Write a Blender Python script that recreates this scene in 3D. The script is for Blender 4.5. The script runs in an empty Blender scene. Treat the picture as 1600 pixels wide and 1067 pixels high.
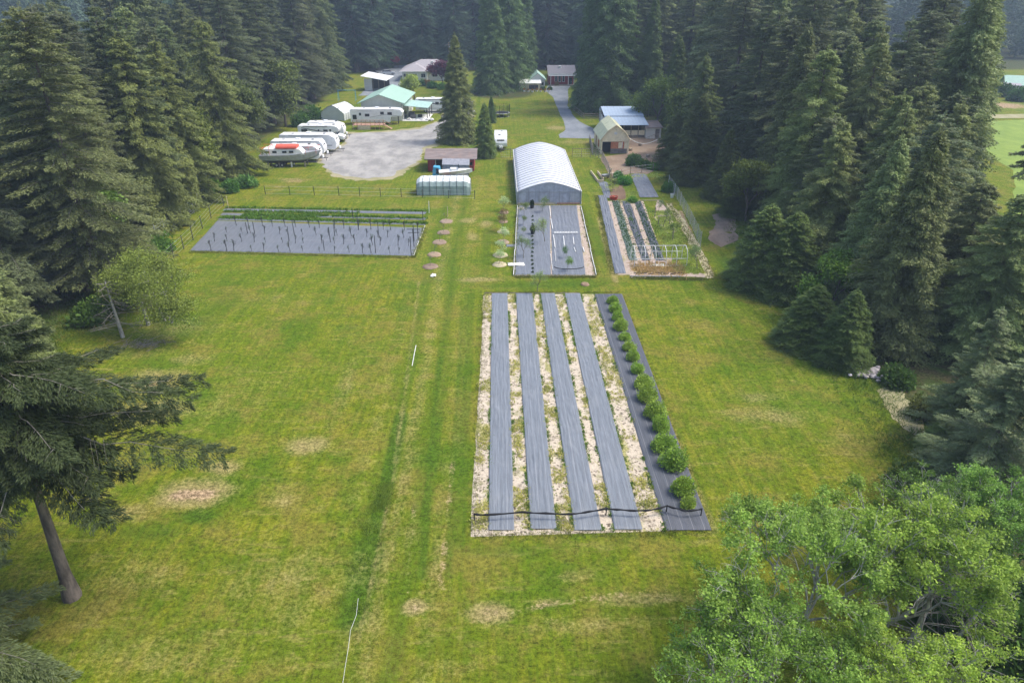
import bpy, bmesh, math, random
import numpy as np

# ------------------------------------------------------------------ camera
scene = bpy.context.scene
C = scene.collection
CH, FPX, PITCH, YAW = 27.0, 1067.0, math.radians(27.7), math.radians(1.1)
cam_d = bpy.data.cameras.new('camera'); cam = bpy.data.objects.new('camera', cam_d); C.objects.link(cam)
cam_d.sensor_width = 36.0; cam_d.lens = 36.0 * FPX / 1600.0
cam_d.clip_start = 0.5; cam_d.clip_end = 6000.0
cam.location = (0, 0, CH); cam.rotation_euler = (math.pi / 2 - PITCH, 0, -YAW)
scene.camera = cam

# ------------------------------------------------------------------ sky + sun
SUN_EL, SUN_AZ = math.radians(56), math.radians(84)      # azimuth measured from +Y towards +X
w = bpy.data.worlds.new('World'); scene.world = w; w.use_nodes = True
nt = w.node_tree; bg = nt.nodes['Background']
sky = nt.nodes.new('ShaderNodeTexSky'); sky.sky_type = 'NISHITA'; sky.sun_disc = False
sky.sun_elevation = SUN_EL; sky.sun_rotation = SUN_AZ; sky.air_density = 1.0; sky.dust_density = 3.0; sky.ozone_density = 1.0
nt.links.new(sky.outputs[0], bg.inputs[0]); bg.inputs[1].default_value = 0.15
sd = bpy.data.lights.new('sun', 'SUN'); sun = bpy.data.objects.new('sun', sd); C.objects.link(sun)
sd.energy = 1.7; sd.angle = math.radians(18); sd.color = (1.0, 0.95, 0.87)
sun.rotation_euler = (math.pi / 2 - SUN_EL, 0, math.pi - SUN_AZ)
scene.view_settings.view_transform = 'Standard'; scene.view_settings.look = 'None'
scene.view_settings.gamma = 1.0; scene.view_settings.exposure = 1.0

# ------------------------------------------------------------------ helpers
rnd = random.Random(7)
def pixel_ray(px, py):
    u = (px - 800) / FPX; v = -(py - 533.5) / FPX
    f = math.cos(PITCH) + v * math.sin(PITCH); z = -math.sin(PITCH) + v * math.cos(PITCH)
    return (u * math.cos(YAW) + f * math.sin(YAW), -u * math.sin(YAW) + f * math.cos(YAW), z)
def P(px, py, z=0.0):
    d = pixel_ray(px, py); t = (z - CH) / d[2]; return (d[0] * t, d[1] * t, z)
def PY(px, py, Y):
    d = pixel_ray(px, py); t = Y / d[1]; return (d[0] * t, Y, CH + d[2] * t)
def g(px, py):
    return P(px, py)[:2]
def project(x, y, z):
    dz = z - CH
    X = x * math.cos(YAW) - y * math.sin(YAW); Yf = x * math.sin(YAW) + y * math.cos(YAW)
    dep = Yf * math.cos(PITCH) - dz * math.sin(PITCH); up = Yf * math.sin(PITCH) + dz * math.cos(PITCH)
    return 800 + FPX * X / dep, 533.5 - FPX * up / dep

def vnoise(x, y, seed=0):
    x = np.asarray(x, float) + seed * 17.3; y = np.asarray(y, float) - seed * 9.1
    xi = np.floor(x).astype(np.int64); yi = np.floor(y).astype(np.int64)
    fx = x - xi; fy = y - yi; fx = fx * fx * (3 - 2 * fx); fy = fy * fy * (3 - 2 * fy)
    def h(a, b):
        n = (a * 374761393 + b * 668265263 + seed * 69069) & 0xffffffff
        n = ((n ^ (n >> 13)) * 1274126177) & 0xffffffff
        return ((n ^ (n >> 16)) & 0xffff) / 65535.0
    return (h(xi, yi) * (1 - fx) + h(xi + 1, yi) * fx) * (1 - fy) + (h(xi, yi + 1) * (1 - fx) + h(xi + 1, yi + 1) * fx) * fy
def fbm(x, y, seed=0, o=4):
    s = 0; a = 0.5; t = 0
    for i in range(o):
        s = s + a * vnoise(x * 2 ** i, y * 2 ** i, seed + i); t += a; a *= 0.55
    return s / t

def np_mesh(name, verts, faces, k, attr=None, smooth=False):
    me = bpy.data.meshes.new(name); n = len(verts); m = len(faces)
    me.vertices.add(n); me.vertices.foreach_set('co', np.asarray(verts, np.float32).ravel())
    me.loops.add(m * k); me.loops.foreach_set('vertex_index', np.asarray(faces, np.int32).ravel())
    me.polygons.add(m); me.polygons.foreach_set('loop_start', np.arange(0, m * k, k, dtype=np.int32))
    me.polygons.foreach_set('loop_total', np.full(m, k, np.int32))
    if smooth: me.polygons.foreach_set('use_smooth', np.ones(m, bool))
    me.update(calc_edges=True)
    if attr is not None:
        a = me.attributes.new('tone', 'FLOAT', 'FACE'); a.data.foreach_set('value', np.asarray(attr, np.float32))
    return me

def tag(o, label, cat, group=None):
    o['label'] = label; o['category'] = cat
    if group: o['group'] = group
    return o
def setting(o, kind='structure', label=None):
    o['kind'] = kind
    if label: o['label'] = label
    return o
def link(name, me, m, parent=None, loc=None):
    o = bpy.data.objects.new(name, me); C.objects.link(o)
    if m: me.materials.clear(); me.materials.append(m)
    if parent: o.parent = parent
    if loc is not None: o.location = loc
    return o
def thing(name, label, cat, loc=(0, 0, 0), rz=0.0, group=None):
    o = bpy.data.objects.new(name, None); C.objects.link(o); o.empty_display_size = 0.3
    o.location = loc if len(loc) == 3 else (loc[0], loc[1], 0.0); o.rotation_euler = (0, 0, rz)
    return tag(o, label, cat, group)
def dup(root, loc, rz=0.0, label=None, group=None, scale=1.0, tint=None):
    kids = [c for c in root.children]
    r = root.copy(); C.objects.link(r); r.location = loc if len(loc) == 3 else (loc[0], loc[1], 0.0)
    r.rotation_euler = (0, 0, rz); r.scale = (scale,) * 3 if not isinstance(scale, tuple) else scale
    if label: r['label'] = label
    if group: r['group'] = group
    if tint: r.color = tint
    for ch in kids:
        c = ch.copy(); C.objects.link(c); c.parent = r
        if tint: c.color = tint
        for gch in ch.children:
            d = gch.copy(); C.objects.link(d); d.parent = c
    return r

class MB:
    def __init__(s): s.v = []; s.f = []
    def add(s, vs, fs):
        b = len(s.v); s.v += [tuple(p) for p in vs]; s.f += [tuple(b + i for i in q) for q in fs]; return s
    def hexa(s, t, b):
        return s.add(list(t) + list(b), [(0, 1, 2, 3), (7, 6, 5, 4), (0, 4, 5, 1), (1, 5, 6, 2), (2, 6, 7, 3), (3, 7, 4, 0)])
    def slab(s, p, t): return s.hexa(p, [(a, b, c - t) for a, b, c in p])
    def box(s, cx, cy, cz, sx, sy, sz, rz=0):
        c, n = math.cos(rz), math.sin(rz); q = [(-sx/2, -sy/2), (sx/2, -sy/2), (sx/2, sy/2), (-sx/2, sy/2)]
        q = [(cx + x*c - y*n, cy + x*n + y*c) for x, y in q]
        return s.hexa([(x, y, cz + sz/2) for x, y in q], [(x, y, cz - sz/2) for x, y in q])
    def tube(s, a, b, r0, r1=None, n=6, caps=True):
        r1 = r0 if r1 is None else r1; a = np.array(a, float); b = np.array(b, float); d = b - a; L = np.linalg.norm(d)
        if L < 1e-6: return s
        d /= L; u = np.cross(d, (0, 0, 1)) if abs(d[2]) < .95 else np.cross(d, (1, 0, 0)); u /= np.linalg.norm(u); w_ = np.cross(d, u)
        vs = []
        for p, r in ((a, r0), (b, r1)):
            for i in range(n):
                t = 2 * math.pi * i / n; vs.append(p + r * (math.cos(t) * u + math.sin(t) * w_))
        fs = [(i, (i+1) % n, n + (i+1) % n, n + i) for i in range(n)]
        if caps: fs += [tuple(range(n-1, -1, -1)), tuple(range(n, 2*n))]
        return s.add(vs, fs)
    def path(s, pts, r, n=6):
        for a, b in zip(pts[:-1], pts[1:]): s.tube(a, b, r, r, n)
        return s
    def prism(s, poly, axis, a, b):
        mk = {'x': lambda p, t: (t, p[0], p[1]), 'y': lambda p, t: (p[0], t, p[1]), 'z': lambda p, t: (p[0], p[1], t)}[axis]
        n = len(poly); vs = [mk(p, a) for p in poly] + [mk(p, b) for p in poly]
        return s.add(vs, [(i, (i+1) % n, n + (i+1) % n, n + i) for i in range(n)] + [tuple(range(n-1, -1, -1)), tuple(range(n, 2*n))])
    def lathe(s, prof, n=16, c=(0, 0, 0)):
        vs = []
        for r, z in prof:
            for i in range(n):
                t = 2*math.pi*i/n; vs.append((c[0] + r*math.cos(t), c[1] + r*math.sin(t), c[2] + z))
        fs = [(j*n+i, j*n+(i+1) % n, (j+1)*n+(i+1) % n, (j+1)*n+i) for j in range(len(prof)-1) for i in range(n)]
        fs += [tuple(range(n-1, -1, -1)), tuple(range((len(prof)-1)*n, len(prof)*n))]
        return s.add(vs, fs)
    def build(s, name, m, parent=None, bev=0, smooth=False, loc=None):
        me = bpy.data.meshes.new(name); me.from_pydata(s.v, [], s.f)
        bm = bmesh.new(); bm.from_mesh(me)
        bmesh.ops.recalc_face_normals(bm, faces=bm.faces)
        if bev:
            es = [e for e in bm.edges if len(e.link_faces) == 2 and e.calc_face_angle(0) > 0.5]
            bmesh.ops.bevel(bm, geom=es, offset=bev, segments=2, affect='EDGES', profile=0.6, clamp_overlap=True)
        if smooth:
            for f in bm.faces: f.smooth = True
        bm.to_mesh(me); bm.free()
        return link(name, me, m, parent, loc)

# ------------------------------------------------------------------ materials
def srgb(r, gg, b):
    f = lambda c: (c/255/12.92) if c/255 <= .04045 else ((c/255 + .055)/1.055)**2.4
    return (f(r), f(gg), f(b), 1.0)
def nodes(name):
    m = bpy.data.materials.new(name); m.use_nodes = True
    t = m.node_tree; return m, t, t.nodes['Principled BSDF']
def N(t, typ, **kw):
    n = t.nodes.new('ShaderNode' + typ)
    for k, v in kw.items():
        if k in n.inputs.keys() if isinstance(k, str) else False: n.inputs[k].default_value = v
        else: setattr(n, k, v)
    return n
def mixc(t, fac, a, b):
    n = t.nodes.new('ShaderNodeMix'); n.data_type = 'RGBA'
    for i, v in ((0, fac), (6, a), (7, b)):
        if isinstance(v, bpy.types.NodeSocket): t.links.new(v, n.inputs[i])
        else: n.inputs[i].default_value = v
    return n.outputs[2]
def math_(t, op, a, b=0.0, clamp=False):
    n = t.nodes.new('ShaderNodeMath'); n.operation = op; n.use_clamp = clamp
    for i, v in ((0, a), (1, b)):
        if isinstance(v, bpy.types.NodeSocket): t.links.new(v, n.inputs[i])
        else: n.inputs[i].default_value = v
    return n.outputs[0]
def ramp(t, fac, a, b):
    n = t.nodes.new('ShaderNodeMapRange'); n.interpolation_type = 'SMOOTHSTEP'
    t.links.new(fac, n.inputs[0]); n.inputs[1].default_value = a; n.inputs[2].default_value = b; return n.outputs[0]
def noise(t, scale, detail=4, rough=.6, coord=None, sc=None, seed=0):
    n = t.nodes.new('ShaderNodeTexNoise'); n.inputs['Scale'].default_value = scale; n.inputs['Detail'].default_value = detail; n.inputs['Roughness'].default_value = rough
    if coord is None:
        coord = t.nodes.new('ShaderNodeNewGeometry').outputs['Position']
    mp = t.nodes.new('ShaderNodeMapping'); t.links.new(coord, mp.inputs[0]); mp.inputs[1].default_value = (seed*3.7, seed*1.3, 0)
    if sc: mp.inputs[3].default_value = sc
    t.links.new(mp.outputs[0], n.inputs['Vector']); return n.outputs['Fac']
def bump(t, bs, h, strength=.5, dist=.05):
    b = t.nodes.new('ShaderNodeBump'); b.inputs['Strength'].default_value = strength; b.inputs['Distance'].default_value = dist
    t.links.new(h, b.inputs['Height']); t.links.new(b.outputs[0], bs.inputs['Normal'])
def mat(name, col, rough=.7, var=.25, scale=3.0, metal=0, bmp=0, sc=None, dirt=None, spec=.4, dirt_scale=1.2):
    m, t, bs = nodes(name); c = col if len(col) == 4 else (*col, 1)
    tc = t.nodes.new('ShaderNodeTexCoord').outputs['Object']
    f = noise(t, scale, 5, .65, tc, sc)
    d = tuple(x*(1-var) for x in c[:3]) + (1,); l = tuple(min(1, x*(1+var)) for x in c[:3]) + (1,)
    o = mixc(t, ramp(t, f, .3, .7), d, l)
    if dirt:
        f2 = noise(t, dirt_scale, 6, .7, tc, seed=5); o = mixc(t, math_(t, 'MULTIPLY', ramp(t, f2, .45, .75), .55), o, dirt)
    t.links.new(o, bs.inputs['Base Color']); bs.inputs['Roughness'].default_value = rough; bs.inputs['Metallic'].default_value = metal
    bs.inputs['Specular IOR Level'].default_value = spec
    if bmp: bump(t, bs, f, bmp, .03)
    return m
def ribbed(name, col, freq, axis=0, rough=.45, var=.12, metal=0, dirt=None, amount=.25):
    """sheet metal, boards: regular ribs across one object axis"""
    m, t, bs = nodes(name); tc = t.nodes.new('ShaderNodeTexCoord').outputs['Object']
    sp = t.nodes.new('ShaderNodeSeparateXYZ'); t.links.new(tc, sp.inputs[0])
    s = math_(t, 'PINGPONG', math_(t, 'MULTIPLY', sp.outputs[axis], freq), 1.0)
    f = noise(t, 1.5, 6, .7, tc)
    d = tuple(x*(1-var) for x in col[:3]) + (1,); l = tuple(min(1, x*(1+var)) for x in col[:3]) + (1,)
    o = mixc(t, ramp(t, f, .3, .7), d, l)
    if dirt: o = mixc(t, math_(t, 'MULTIPLY', ramp(t, noise(t, .8, 7, .75, tc, seed=3), .45, .7), .6), o, dirt)
    o = mixc(t, math_(t, 'MULTIPLY', ramp(t, s, .8, 1.0), amount), o, tuple(x*.45 for x in col[:3]) + (1,))
    t.links.new(o, bs.inputs['Base Color']); bs.inputs['Roughness'].default_value = rough; bs.inputs['Metallic'].default_value = metal
    bump(t, bs, s, .5, .03); return m
def leafy(name, col, var=.45, trans=.25, rough=.6, clump=.6, alt=None):
    """foliage: per-leaf tone, clump variation of new and old growth, per-plant tint from the object colour"""
    m, t, bs = nodes(name)
    at = t.nodes.new('ShaderNodeAttribute'); at.attribute_name = 'tone'
    tc = t.nodes.new('ShaderNodeTexCoord').outputs['Object']
    f = noise(t, clump, 3, .6, tc)
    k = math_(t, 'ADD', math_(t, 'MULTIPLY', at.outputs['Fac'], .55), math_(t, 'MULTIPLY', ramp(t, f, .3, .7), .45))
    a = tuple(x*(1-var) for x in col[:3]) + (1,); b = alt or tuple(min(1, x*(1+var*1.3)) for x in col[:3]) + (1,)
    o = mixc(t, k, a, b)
    oi = t.nodes.new('ShaderNodeObjectInfo')
    mm = t.nodes.new('ShaderNodeMix'); mm.data_type = 'RGBA'; mm.blend_type = 'MULTIPLY'; mm.inputs[0].default_value = 1
    t.links.new(o, mm.inputs[6]); t.links.new(oi.outputs['Color'], mm.inputs[7]); o = mm.outputs[2]
    t.links.new(o, bs.inputs['Base Color']); bs.inputs['Roughness'].default_value = rough; bs.inputs['Specular IOR Level'].default_value = .25
    if trans:
        tr = t.nodes.new('ShaderNodeBsdfTranslucent'); t.links.new(o, tr.inputs[0])
        mx = t.nodes.new('ShaderNodeMixShader'); mx.inputs[0].default_value = trans
        out = t.nodes['Material Output']; t.links.new(bs.outputs[0], mx.inputs[1]); t.links.new(tr.outputs[0], mx.inputs[2]); t.links.new(mx.outputs[0], out.inputs[0])
    return m

M = {}
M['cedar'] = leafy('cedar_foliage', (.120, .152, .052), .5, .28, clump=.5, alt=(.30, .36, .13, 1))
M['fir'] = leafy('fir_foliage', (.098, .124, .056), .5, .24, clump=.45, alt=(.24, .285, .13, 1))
M['alder'] = leafy('alder_leaves', (.15, .26, .034), .5, .38, clump=.7, alt=(.40, .60, .11, 1))
M['shrub'] = leafy('shrub_leaves', (.11, .19, .04), .5, .3, clump=1.2)
M['berry'] = leafy('berry_leaves', (.14, .26, .028), .5, .35, clump=2.0, alt=(.40, .56, .08, 1))
M['purple'] = leafy('purple_leaves', (.12, .03, .05), .4, .2)
M['lime'] = leafy('lime_leaves', (.32, .40, .09), .35, .3)
M['blossom'] = leafy('blossom', (.55, .50, .42), .3, .2)
M['weed'] = leafy('weed_leaves', (.24, .29, .07), .4, .4, clump=.8, alt=(.50, .46, .17, 1))
M['grassb'] = leafy('tall_grass', (.10, .19, .025), .4, .4, clump=.6, alt=(.20, .32, .05, 1))
M['tuft'] = leafy('lawn_blades', (.155, .205, .022), .5, .2, clump=.35, alt=(.30, .32, .07, 1))
M['bark'] = mat('bark', (.13, .105, .085), .9, .5, 3, bmp=.8, sc=(1, 1, .3))
M['greybark'] = mat('grey_bark', (.32, .31, .285), .9, .35, 4, bmp=.5, sc=(1, 1, .4))
M['twig'] = mat('dead_twigs', (.20, .185, .155), .9, .3, 4)
M['white'] = mat('white_gelcoat', (.80, .81, .80), .35, .05, 1.2, dirt=(.55, .54, .5, 1))
M['whitepaint'] = mat('white_paint', (.72, .72, .70), .6, .08, 2, dirt=(.45, .43, .38, 1))
M['glass'] = mat('dark_glass', (.02, .025, .03), .12, .2, 1, spec=.6)
M['black'] = mat('black_rubber', (.018, .018, .02), .75, .3, 4)
M['steel'] = mat('galvanised_steel', (.45, .46, .48), .45, .15, 3, metal=.5)
M['darksteel'] = mat('dark_steel', (.07, .07, .075), .5, .25, 3, metal=.4)
M['rail'] = mat('grey_stripe', (.30, .31, .33), .5, .1)
M['wood'] = mat('weathered_wood', (.24, .20, .155), .85, .35, 5, bmp=.4, sc=(.3, 1, 1))
M['newwood'] = mat('pale_lumber', (.55, .46, .32), .8, .2, 5)
M['deckwood'] = mat('red_cedar_deck', (.46, .27, .19), .75, .2, 4)
M['cream'] = mat('cream_siding', (.84, .73, .52), .7, .08, 2, dirt=(.5, .42, .28, 1))
M['redpaint'] = ribbed('red_board_wall', (.30, .035, .04), 4.0, 0, .7, .25)
M['brickred'] = mat('orange_red_panel', (.52, .20, .10), .8, .2, 3)
M['greyboard'] = mat('grey_boards', (.20, .18, .17), .85, .3, 3, sc=(.3, 1, 1))
M['bluetin'] = ribbed('blue_tin_roof', (.36, .45, .56), 3.0, 0, .6, .08, .1)
M['greentin'] = ribbed('green_tin_roof', (.30, .46, .37), 2.6, 1, .7, .08, .0)
M['palegreentin'] = ribbed('pale_green_tin_roof', (.34, .50, .44), 2.6, 0, .7, .08, .0)
M['creamtin'] = ribbed('moss_stained_cream_roof', (.60, .60, .40), 3.2, 1, .5, .1, .05, dirt=(.38, .42, .22, 1))
M['whitetin'] = ribbed('white_tin_roof', (.70, .72, .70), 3.0, 0, .6, .06, .0)
M['shingle'] = mat('grey_shingles', (.33, .31, .32), .9, .18, 9, bmp=.4)
M['darkshingle'] = mat('dark_shingles', (.17, .165, .185), .9, .2, 9, bmp=.4)
M['brownroof'] = mat('brown_grey_shingles', (.20, .165, .155), .9, .3, 2.0, bmp=.4, dirt=(.28, .18, .13, 1), sc=(.3, 2, 2))
M['stucco'] = mat('pale_stucco', (.66, .65, .62), .85, .06, 2)
M['beige'] = mat('beige_wall', (.62, .62, .56), .8, .06, 1.5)
M['tarpblue'] = mat('blue_tarp', (.07, .32, .50), .5, .2, 3)
M['tarpgrey'] = mat('grey_tarp', (.26, .27, .30), .6, .2, 3)
M['tarpgreen'] = mat('grey_green_cover', (.30, .38, .36), .55, .15, 1.5, dirt=(.2, .27, .25, 1))
M['tarpwhite'] = mat('white_cover', (.66, .70, .68), .5, .08, 1.5)
M['redcanvas'] = mat('red_canvas', (.62, .11, .07), .7, .12, 3)
M['alum'] = mat('grey_hull', (.36, .37, .39), .5, .15, 2, metal=.2)
M['poly'] = mat('greenhouse_film', (.62, .64, .68), .45, .07, .8, spec=.5)
M['bow'] = mat('grey_bow', (.40, .41, .44), .5, .1)
M['endfilm'] = ribbed('greenhouse_end_film', (.40, .42, .47), 1.6, 0, .5, .18, 0, amount=.2)
M['pvc'] = mat('white_pvc', (.72, .72, .70), .5, .1, 3)
M['pot'] = mat('black_pot', (.02, .022, .022), .6, .3, 3)
M['sacking'] = mat('pale_sack', (.70, .69, .62), .8, .1, 3)
M['terracotta'] = mat('red_plastic', (.50, .07, .04), .5, .15, 3)
M['rock'] = mat('pale_rock', (.42, .38, .38), .9, .35, 2, bmp=.5)
M['net'] = mat('black_netting', (.014, .014, .016), .9, .3, 12, bmp=.6)
M['car'] = mat('silver_car_paint', (.52, .54, .56), .3, .05, 1, metal=.3)
M['lamp'] = mat('clear_lens', (.65, .62, .55), .2, .1)
# ------------------------------------------------------------------ ground sheet
def axis_pts(segs):
    out = []
    for a, b, st in segs: out += list(np.arange(a, b, st))
    return np.array(out + [segs[-1][1]])
gx = axis_pts([(-2500, -600, 190), (-600, -150, 30), (-150, -50, 4), (-50, -34, .6), (-34, 30, .22), (30, 55, .6), (55, 150, 4), (150, 600, 30), (600, 2500, 190)])
gy = axis_pts([(-300, 10, 20), (10, 70, .22), (70, 110, .4), (110, 160, .8), (160, 260, 2), (260, 500, 12), (500, 3500, 150)])
GX, GY = np.meshgrid(gx, gy); fx, fy = GX.ravel(), GY.ravel()
def E(px, py, rx, ry, soft=1.0):
    """soft elliptical patch on the lawn; centre and radii given where the photo shows them, kept as metres on the ground"""
    cx, cy_ = g(px, py); ax = abs(g(px + rx, py)[0] - cx); ay = abs(g(px, py - ry)[1] - cy_)
    d = np.sqrt(((fx - cx)/ax)**2 + ((fy - cy_)/ay)**2); return np.clip(1.35 - d*.95, 0, 1)*soft
def L(pts, wid, s=1.0):
    """band along a ground polyline, half width in metres"""
    m = np.zeros_like(fx); q = [g(*p) for p in pts]
    for (x0, y0), (x1, y1) in zip(q[:-1], q[1:]):
        dx, dy = x1-x0, y1-y0; tt = np.clip(((fx-x0)*dx + (fy-y0)*dy)/(dx*dx+dy*dy), 0, 1)
        d = np.hypot(fx-x0-tt*dx, fy-y0-tt*dy); m = np.maximum(m, np.clip(1.4 - d/wid, 0, 1)*s)
    return m
dry = np.zeros_like(fx); lush_or_shade = np.zeros_like(fx); bare = np.zeros_like(fx); forest = np.zeros_like(fx)
for a in [(300, 770, 62, 24, .9), (480, 695, 40, 16, .75), (440, 780, 30, 22, .45), (765, 957, 42, 17, 1.0), (648, 948, 22, 14, 1.0),
          (350, 730, 34, 14, .6), (640, 830, 20, 30, .4), (240, 595, 70, 22, .55), (225, 905, 90, 40, .35), (1200, 650, 90, 16, .45), (1180, 620, 60, 10, .4),
          (1000, 935, 90, 14, .55), (930, 975, 120, 14, .35), (1220, 433, 60, 8, .5), (750, 437, 45, 5, .6), (730, 345, 18, 6, .55), (738, 370, 12, 8, .6), (758, 350, 12, 6, .6),
          (870, 200, 20, 4, .7), (905, 222, 40, 4, .5), (250, 640, 60, 22, .6), (300, 560, 40, 12, .4), (460, 900, 130, 60, .33), (250, 1020, 160, 50, .3), (1060, 660, 50, 16, .25),
          (590, 660, 14, 20, .4), (560, 1000, 40, 40, .3), (980, 600, 90, 90, .12), (1320, 690, 60, 20, .3), (420, 470, 90, 16, .25), (540, 600, 16, 60, .35), (470, 940, 60, 60, .3),
          (1110, 950, 60, 40, .4), (860, 940, 40, 8, .5), (370, 620, 70, 40, .25), (900, 900, 60, 12, .35), (720, 1040, 60, 20, .3), (680, 880, 10, 60, .35), (200, 800, 60, 16, .4)]:
    dry = np.maximum(dry, E(*a))
for a in [(310, 805, 34, 15, 1.0), (560, 640, 14, 60, .3), (680, 700, 12, 130, .65), (725, 560, 10, 130, .5), (285, 505, 50, 16, .9),  # leading patch paints the fir's cast shadow into the grass colour
          (260, 520, 90, 12, .7), (355, 470, 40, 22, .55), (230, 830, 60, 22, .6), (330, 800, 40, 26, .5), (250, 710, 70, 22, .5), (1130, 345, 30, 30, .5), (1145, 420, 26, 30, .8), (1330, 600, 70, 14, .4),
          (850, 445, 120, 9, .7), (930, 370, 18, 60, .6), (760, 380, 14, 60, .5), (830, 190, 60, 22, .3), (1180, 455, 60, 10, .8), (180, 1000, 60, 30, .5), (800, 860, 160, 14, .5), (700, 1010, 60, 40, .4), (460, 850, 40, 20, .35), (620, 1000, 26, 60, .5)]:
    lush_or_shade = np.maximum(lush_or_shade, E(*a))
for a in [(300, 772, 46, 12, .9), (1137, 352, 16, 12, .9), (1135, 372, 18, 10, .75), (240, 600, 44, 10, .55), (648, 950, 18, 10, .6), (762, 955, 36, 10, .6), (1075, 590, 60, 4, .12), (475, 697, 24, 6, .4), (225, 540, 40, 6, .5),
          (120, 215, 1, 1, 0), (455, 282, 36, 5, .6), (438, 293, 20, 4, .5), (700, 190, 22, 6, .5), (1560, 165, 60, 6, .9)]:
    bare = np.maximum(bare, E(*a))
bare = np.maximum(bare, L([(648, 780), (641, 870), (636, 925)], .22, .5)); bare = np.maximum(bare, L([(708, 720), (697, 820), (688, 920)], .28, .5))
bare = np.maximum(bare, L([(1062, 330), (1078, 365), (1112, 432)], .45, 1.0) * .9)
bare = np.maximum(bare, L([(740, 970), (850, 945), (1000, 925), (1060, 940)], .3, .5)); bare = np.maximum(bare, L([(800, 985), (900, 960), (1040, 965)], .25, .4))
dry = np.maximum(dry, L([(655, 440), (640, 560), (612, 760), (560, 1000)], .22, .42)); dry = np.maximum(dry, L([(960, 462), (1116, 830)], .35, .5))
dry = np.maximum(dry, L([(936, 340), (962, 440)], .4, .7)); lush_or_shade = np.maximum(lush_or_shade, L([(735, 460), (718, 850)], .6, .6))
lush_or_shade = np.maximum(lush_or_shade, L([(628, 650), (603, 755), (578, 850), (548, 965)], .62, 1.0)); lush_or_shade = np.maximum(lush_or_shade, L([(578, 850), (548, 965)], 1.0, .9)); lush_or_shade = np.maximum(lush_or_shade, L([(690, 560), (672, 700), (660, 900)], .35, .8)); lush_or_shade = np.maximum(lush_or_shade, L([(722, 480), (700, 900)], .3, .6))
# mown bands run along the beds; curved passes on the left field
band = .5 + .5*np.sin(fx*2.3 + .4*np.sin(fy*.11)); inb = np.clip(1 - np.abs(fx + 6.0)/7.0, 0, 1)
lush_or_shade = np.maximum(lush_or_shade, inb*band*.7); dry = np.maximum(dry, inb*(1-band)*.36)
rr = np.hypot(fx + 40, fy - 20); lush_or_shade = np.maximum(lush_or_shade, np.clip(.5 + .5*np.sin(rr*2.4), 0, 1)*.16*(fx < -9))
lush_or_shade = np.maximum(lush_or_shade, np.clip(.5+.5*np.sin(np.hypot(fx - 30, fy - 42)*2.2), 0, 1)*.14*(fx > 12))
def edgeL(Y): return np.interp(Y, [0, 25, 50, 60, 75, 100, 115, 160, 210, 260], [-27, -30, -37.5, -41, -44, -44, -46, -46, -46, -56])
def edgeR(Y): return np.interp(Y, [0, 25, 34, 48, 62, 100, 130, 150, 175, 230], [22, 25, 27, 28.5, 29.5, 33.5, 37, 36, 33, 36])
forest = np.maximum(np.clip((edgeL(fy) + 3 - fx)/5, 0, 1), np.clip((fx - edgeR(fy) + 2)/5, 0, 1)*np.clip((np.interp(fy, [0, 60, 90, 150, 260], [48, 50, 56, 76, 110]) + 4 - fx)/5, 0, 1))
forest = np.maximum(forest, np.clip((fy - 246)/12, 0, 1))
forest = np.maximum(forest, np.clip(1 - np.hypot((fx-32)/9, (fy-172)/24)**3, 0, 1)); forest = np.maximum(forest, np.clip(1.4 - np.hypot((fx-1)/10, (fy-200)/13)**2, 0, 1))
for a in [(265, 520, 90, 30, .55), (230, 545, 60, 18, .5), (140, 960, 40, 30, .4)]: dry = np.maximum(dry, E(*a)*.6)
cols = np.stack([dry, lush_or_shade, bare, forest], 1).astype(np.float32)
ny, nx = len(gy), len(gx); idx = np.arange(ny*nx).reshape(ny, nx)
faces = np.stack([idx[:-1, :-1], idx[:-1, 1:], idx[1:, 1:], idx[1:, :-1]], -1).reshape(-1, 4)
near = (np.abs(fx) < 60) & (fy < 130) & (fy > 8)
ditch = L([(612, 700), (585, 800), (548, 960)], 1.0, 1.0)
gz = np.where(near, (fbm(fx*.25, fy*.25, 3) - .5)*.10 - ditch*.12, 0)
flat = np.clip(np.maximum.reduce([1 - np.hypot(np.maximum(0, np.abs(fx-5)-8), np.maximum(0, np.abs(fy-45)-18))/3, 1 - np.hypot(np.maximum(0, np.abs(fx-12)-13), np.maximum(0, np.abs(fy-84)-22))/2, 1 - np.hypot(np.maximum(0, np.abs(fx+23)-16), np.maximum(0, np.abs(fy-81)-12))/3, (fy-95)/6]), 0, 1)
gz = gz*(1-flat)
gm = np_mesh('ground', np.stack([fx, fy, gz], 1), faces, 4, smooth=True)
ca = gm.attributes.new('patches', 'FLOAT_COLOR', 'POINT'); ca.data.foreach_set('color', cols.ravel())

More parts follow.
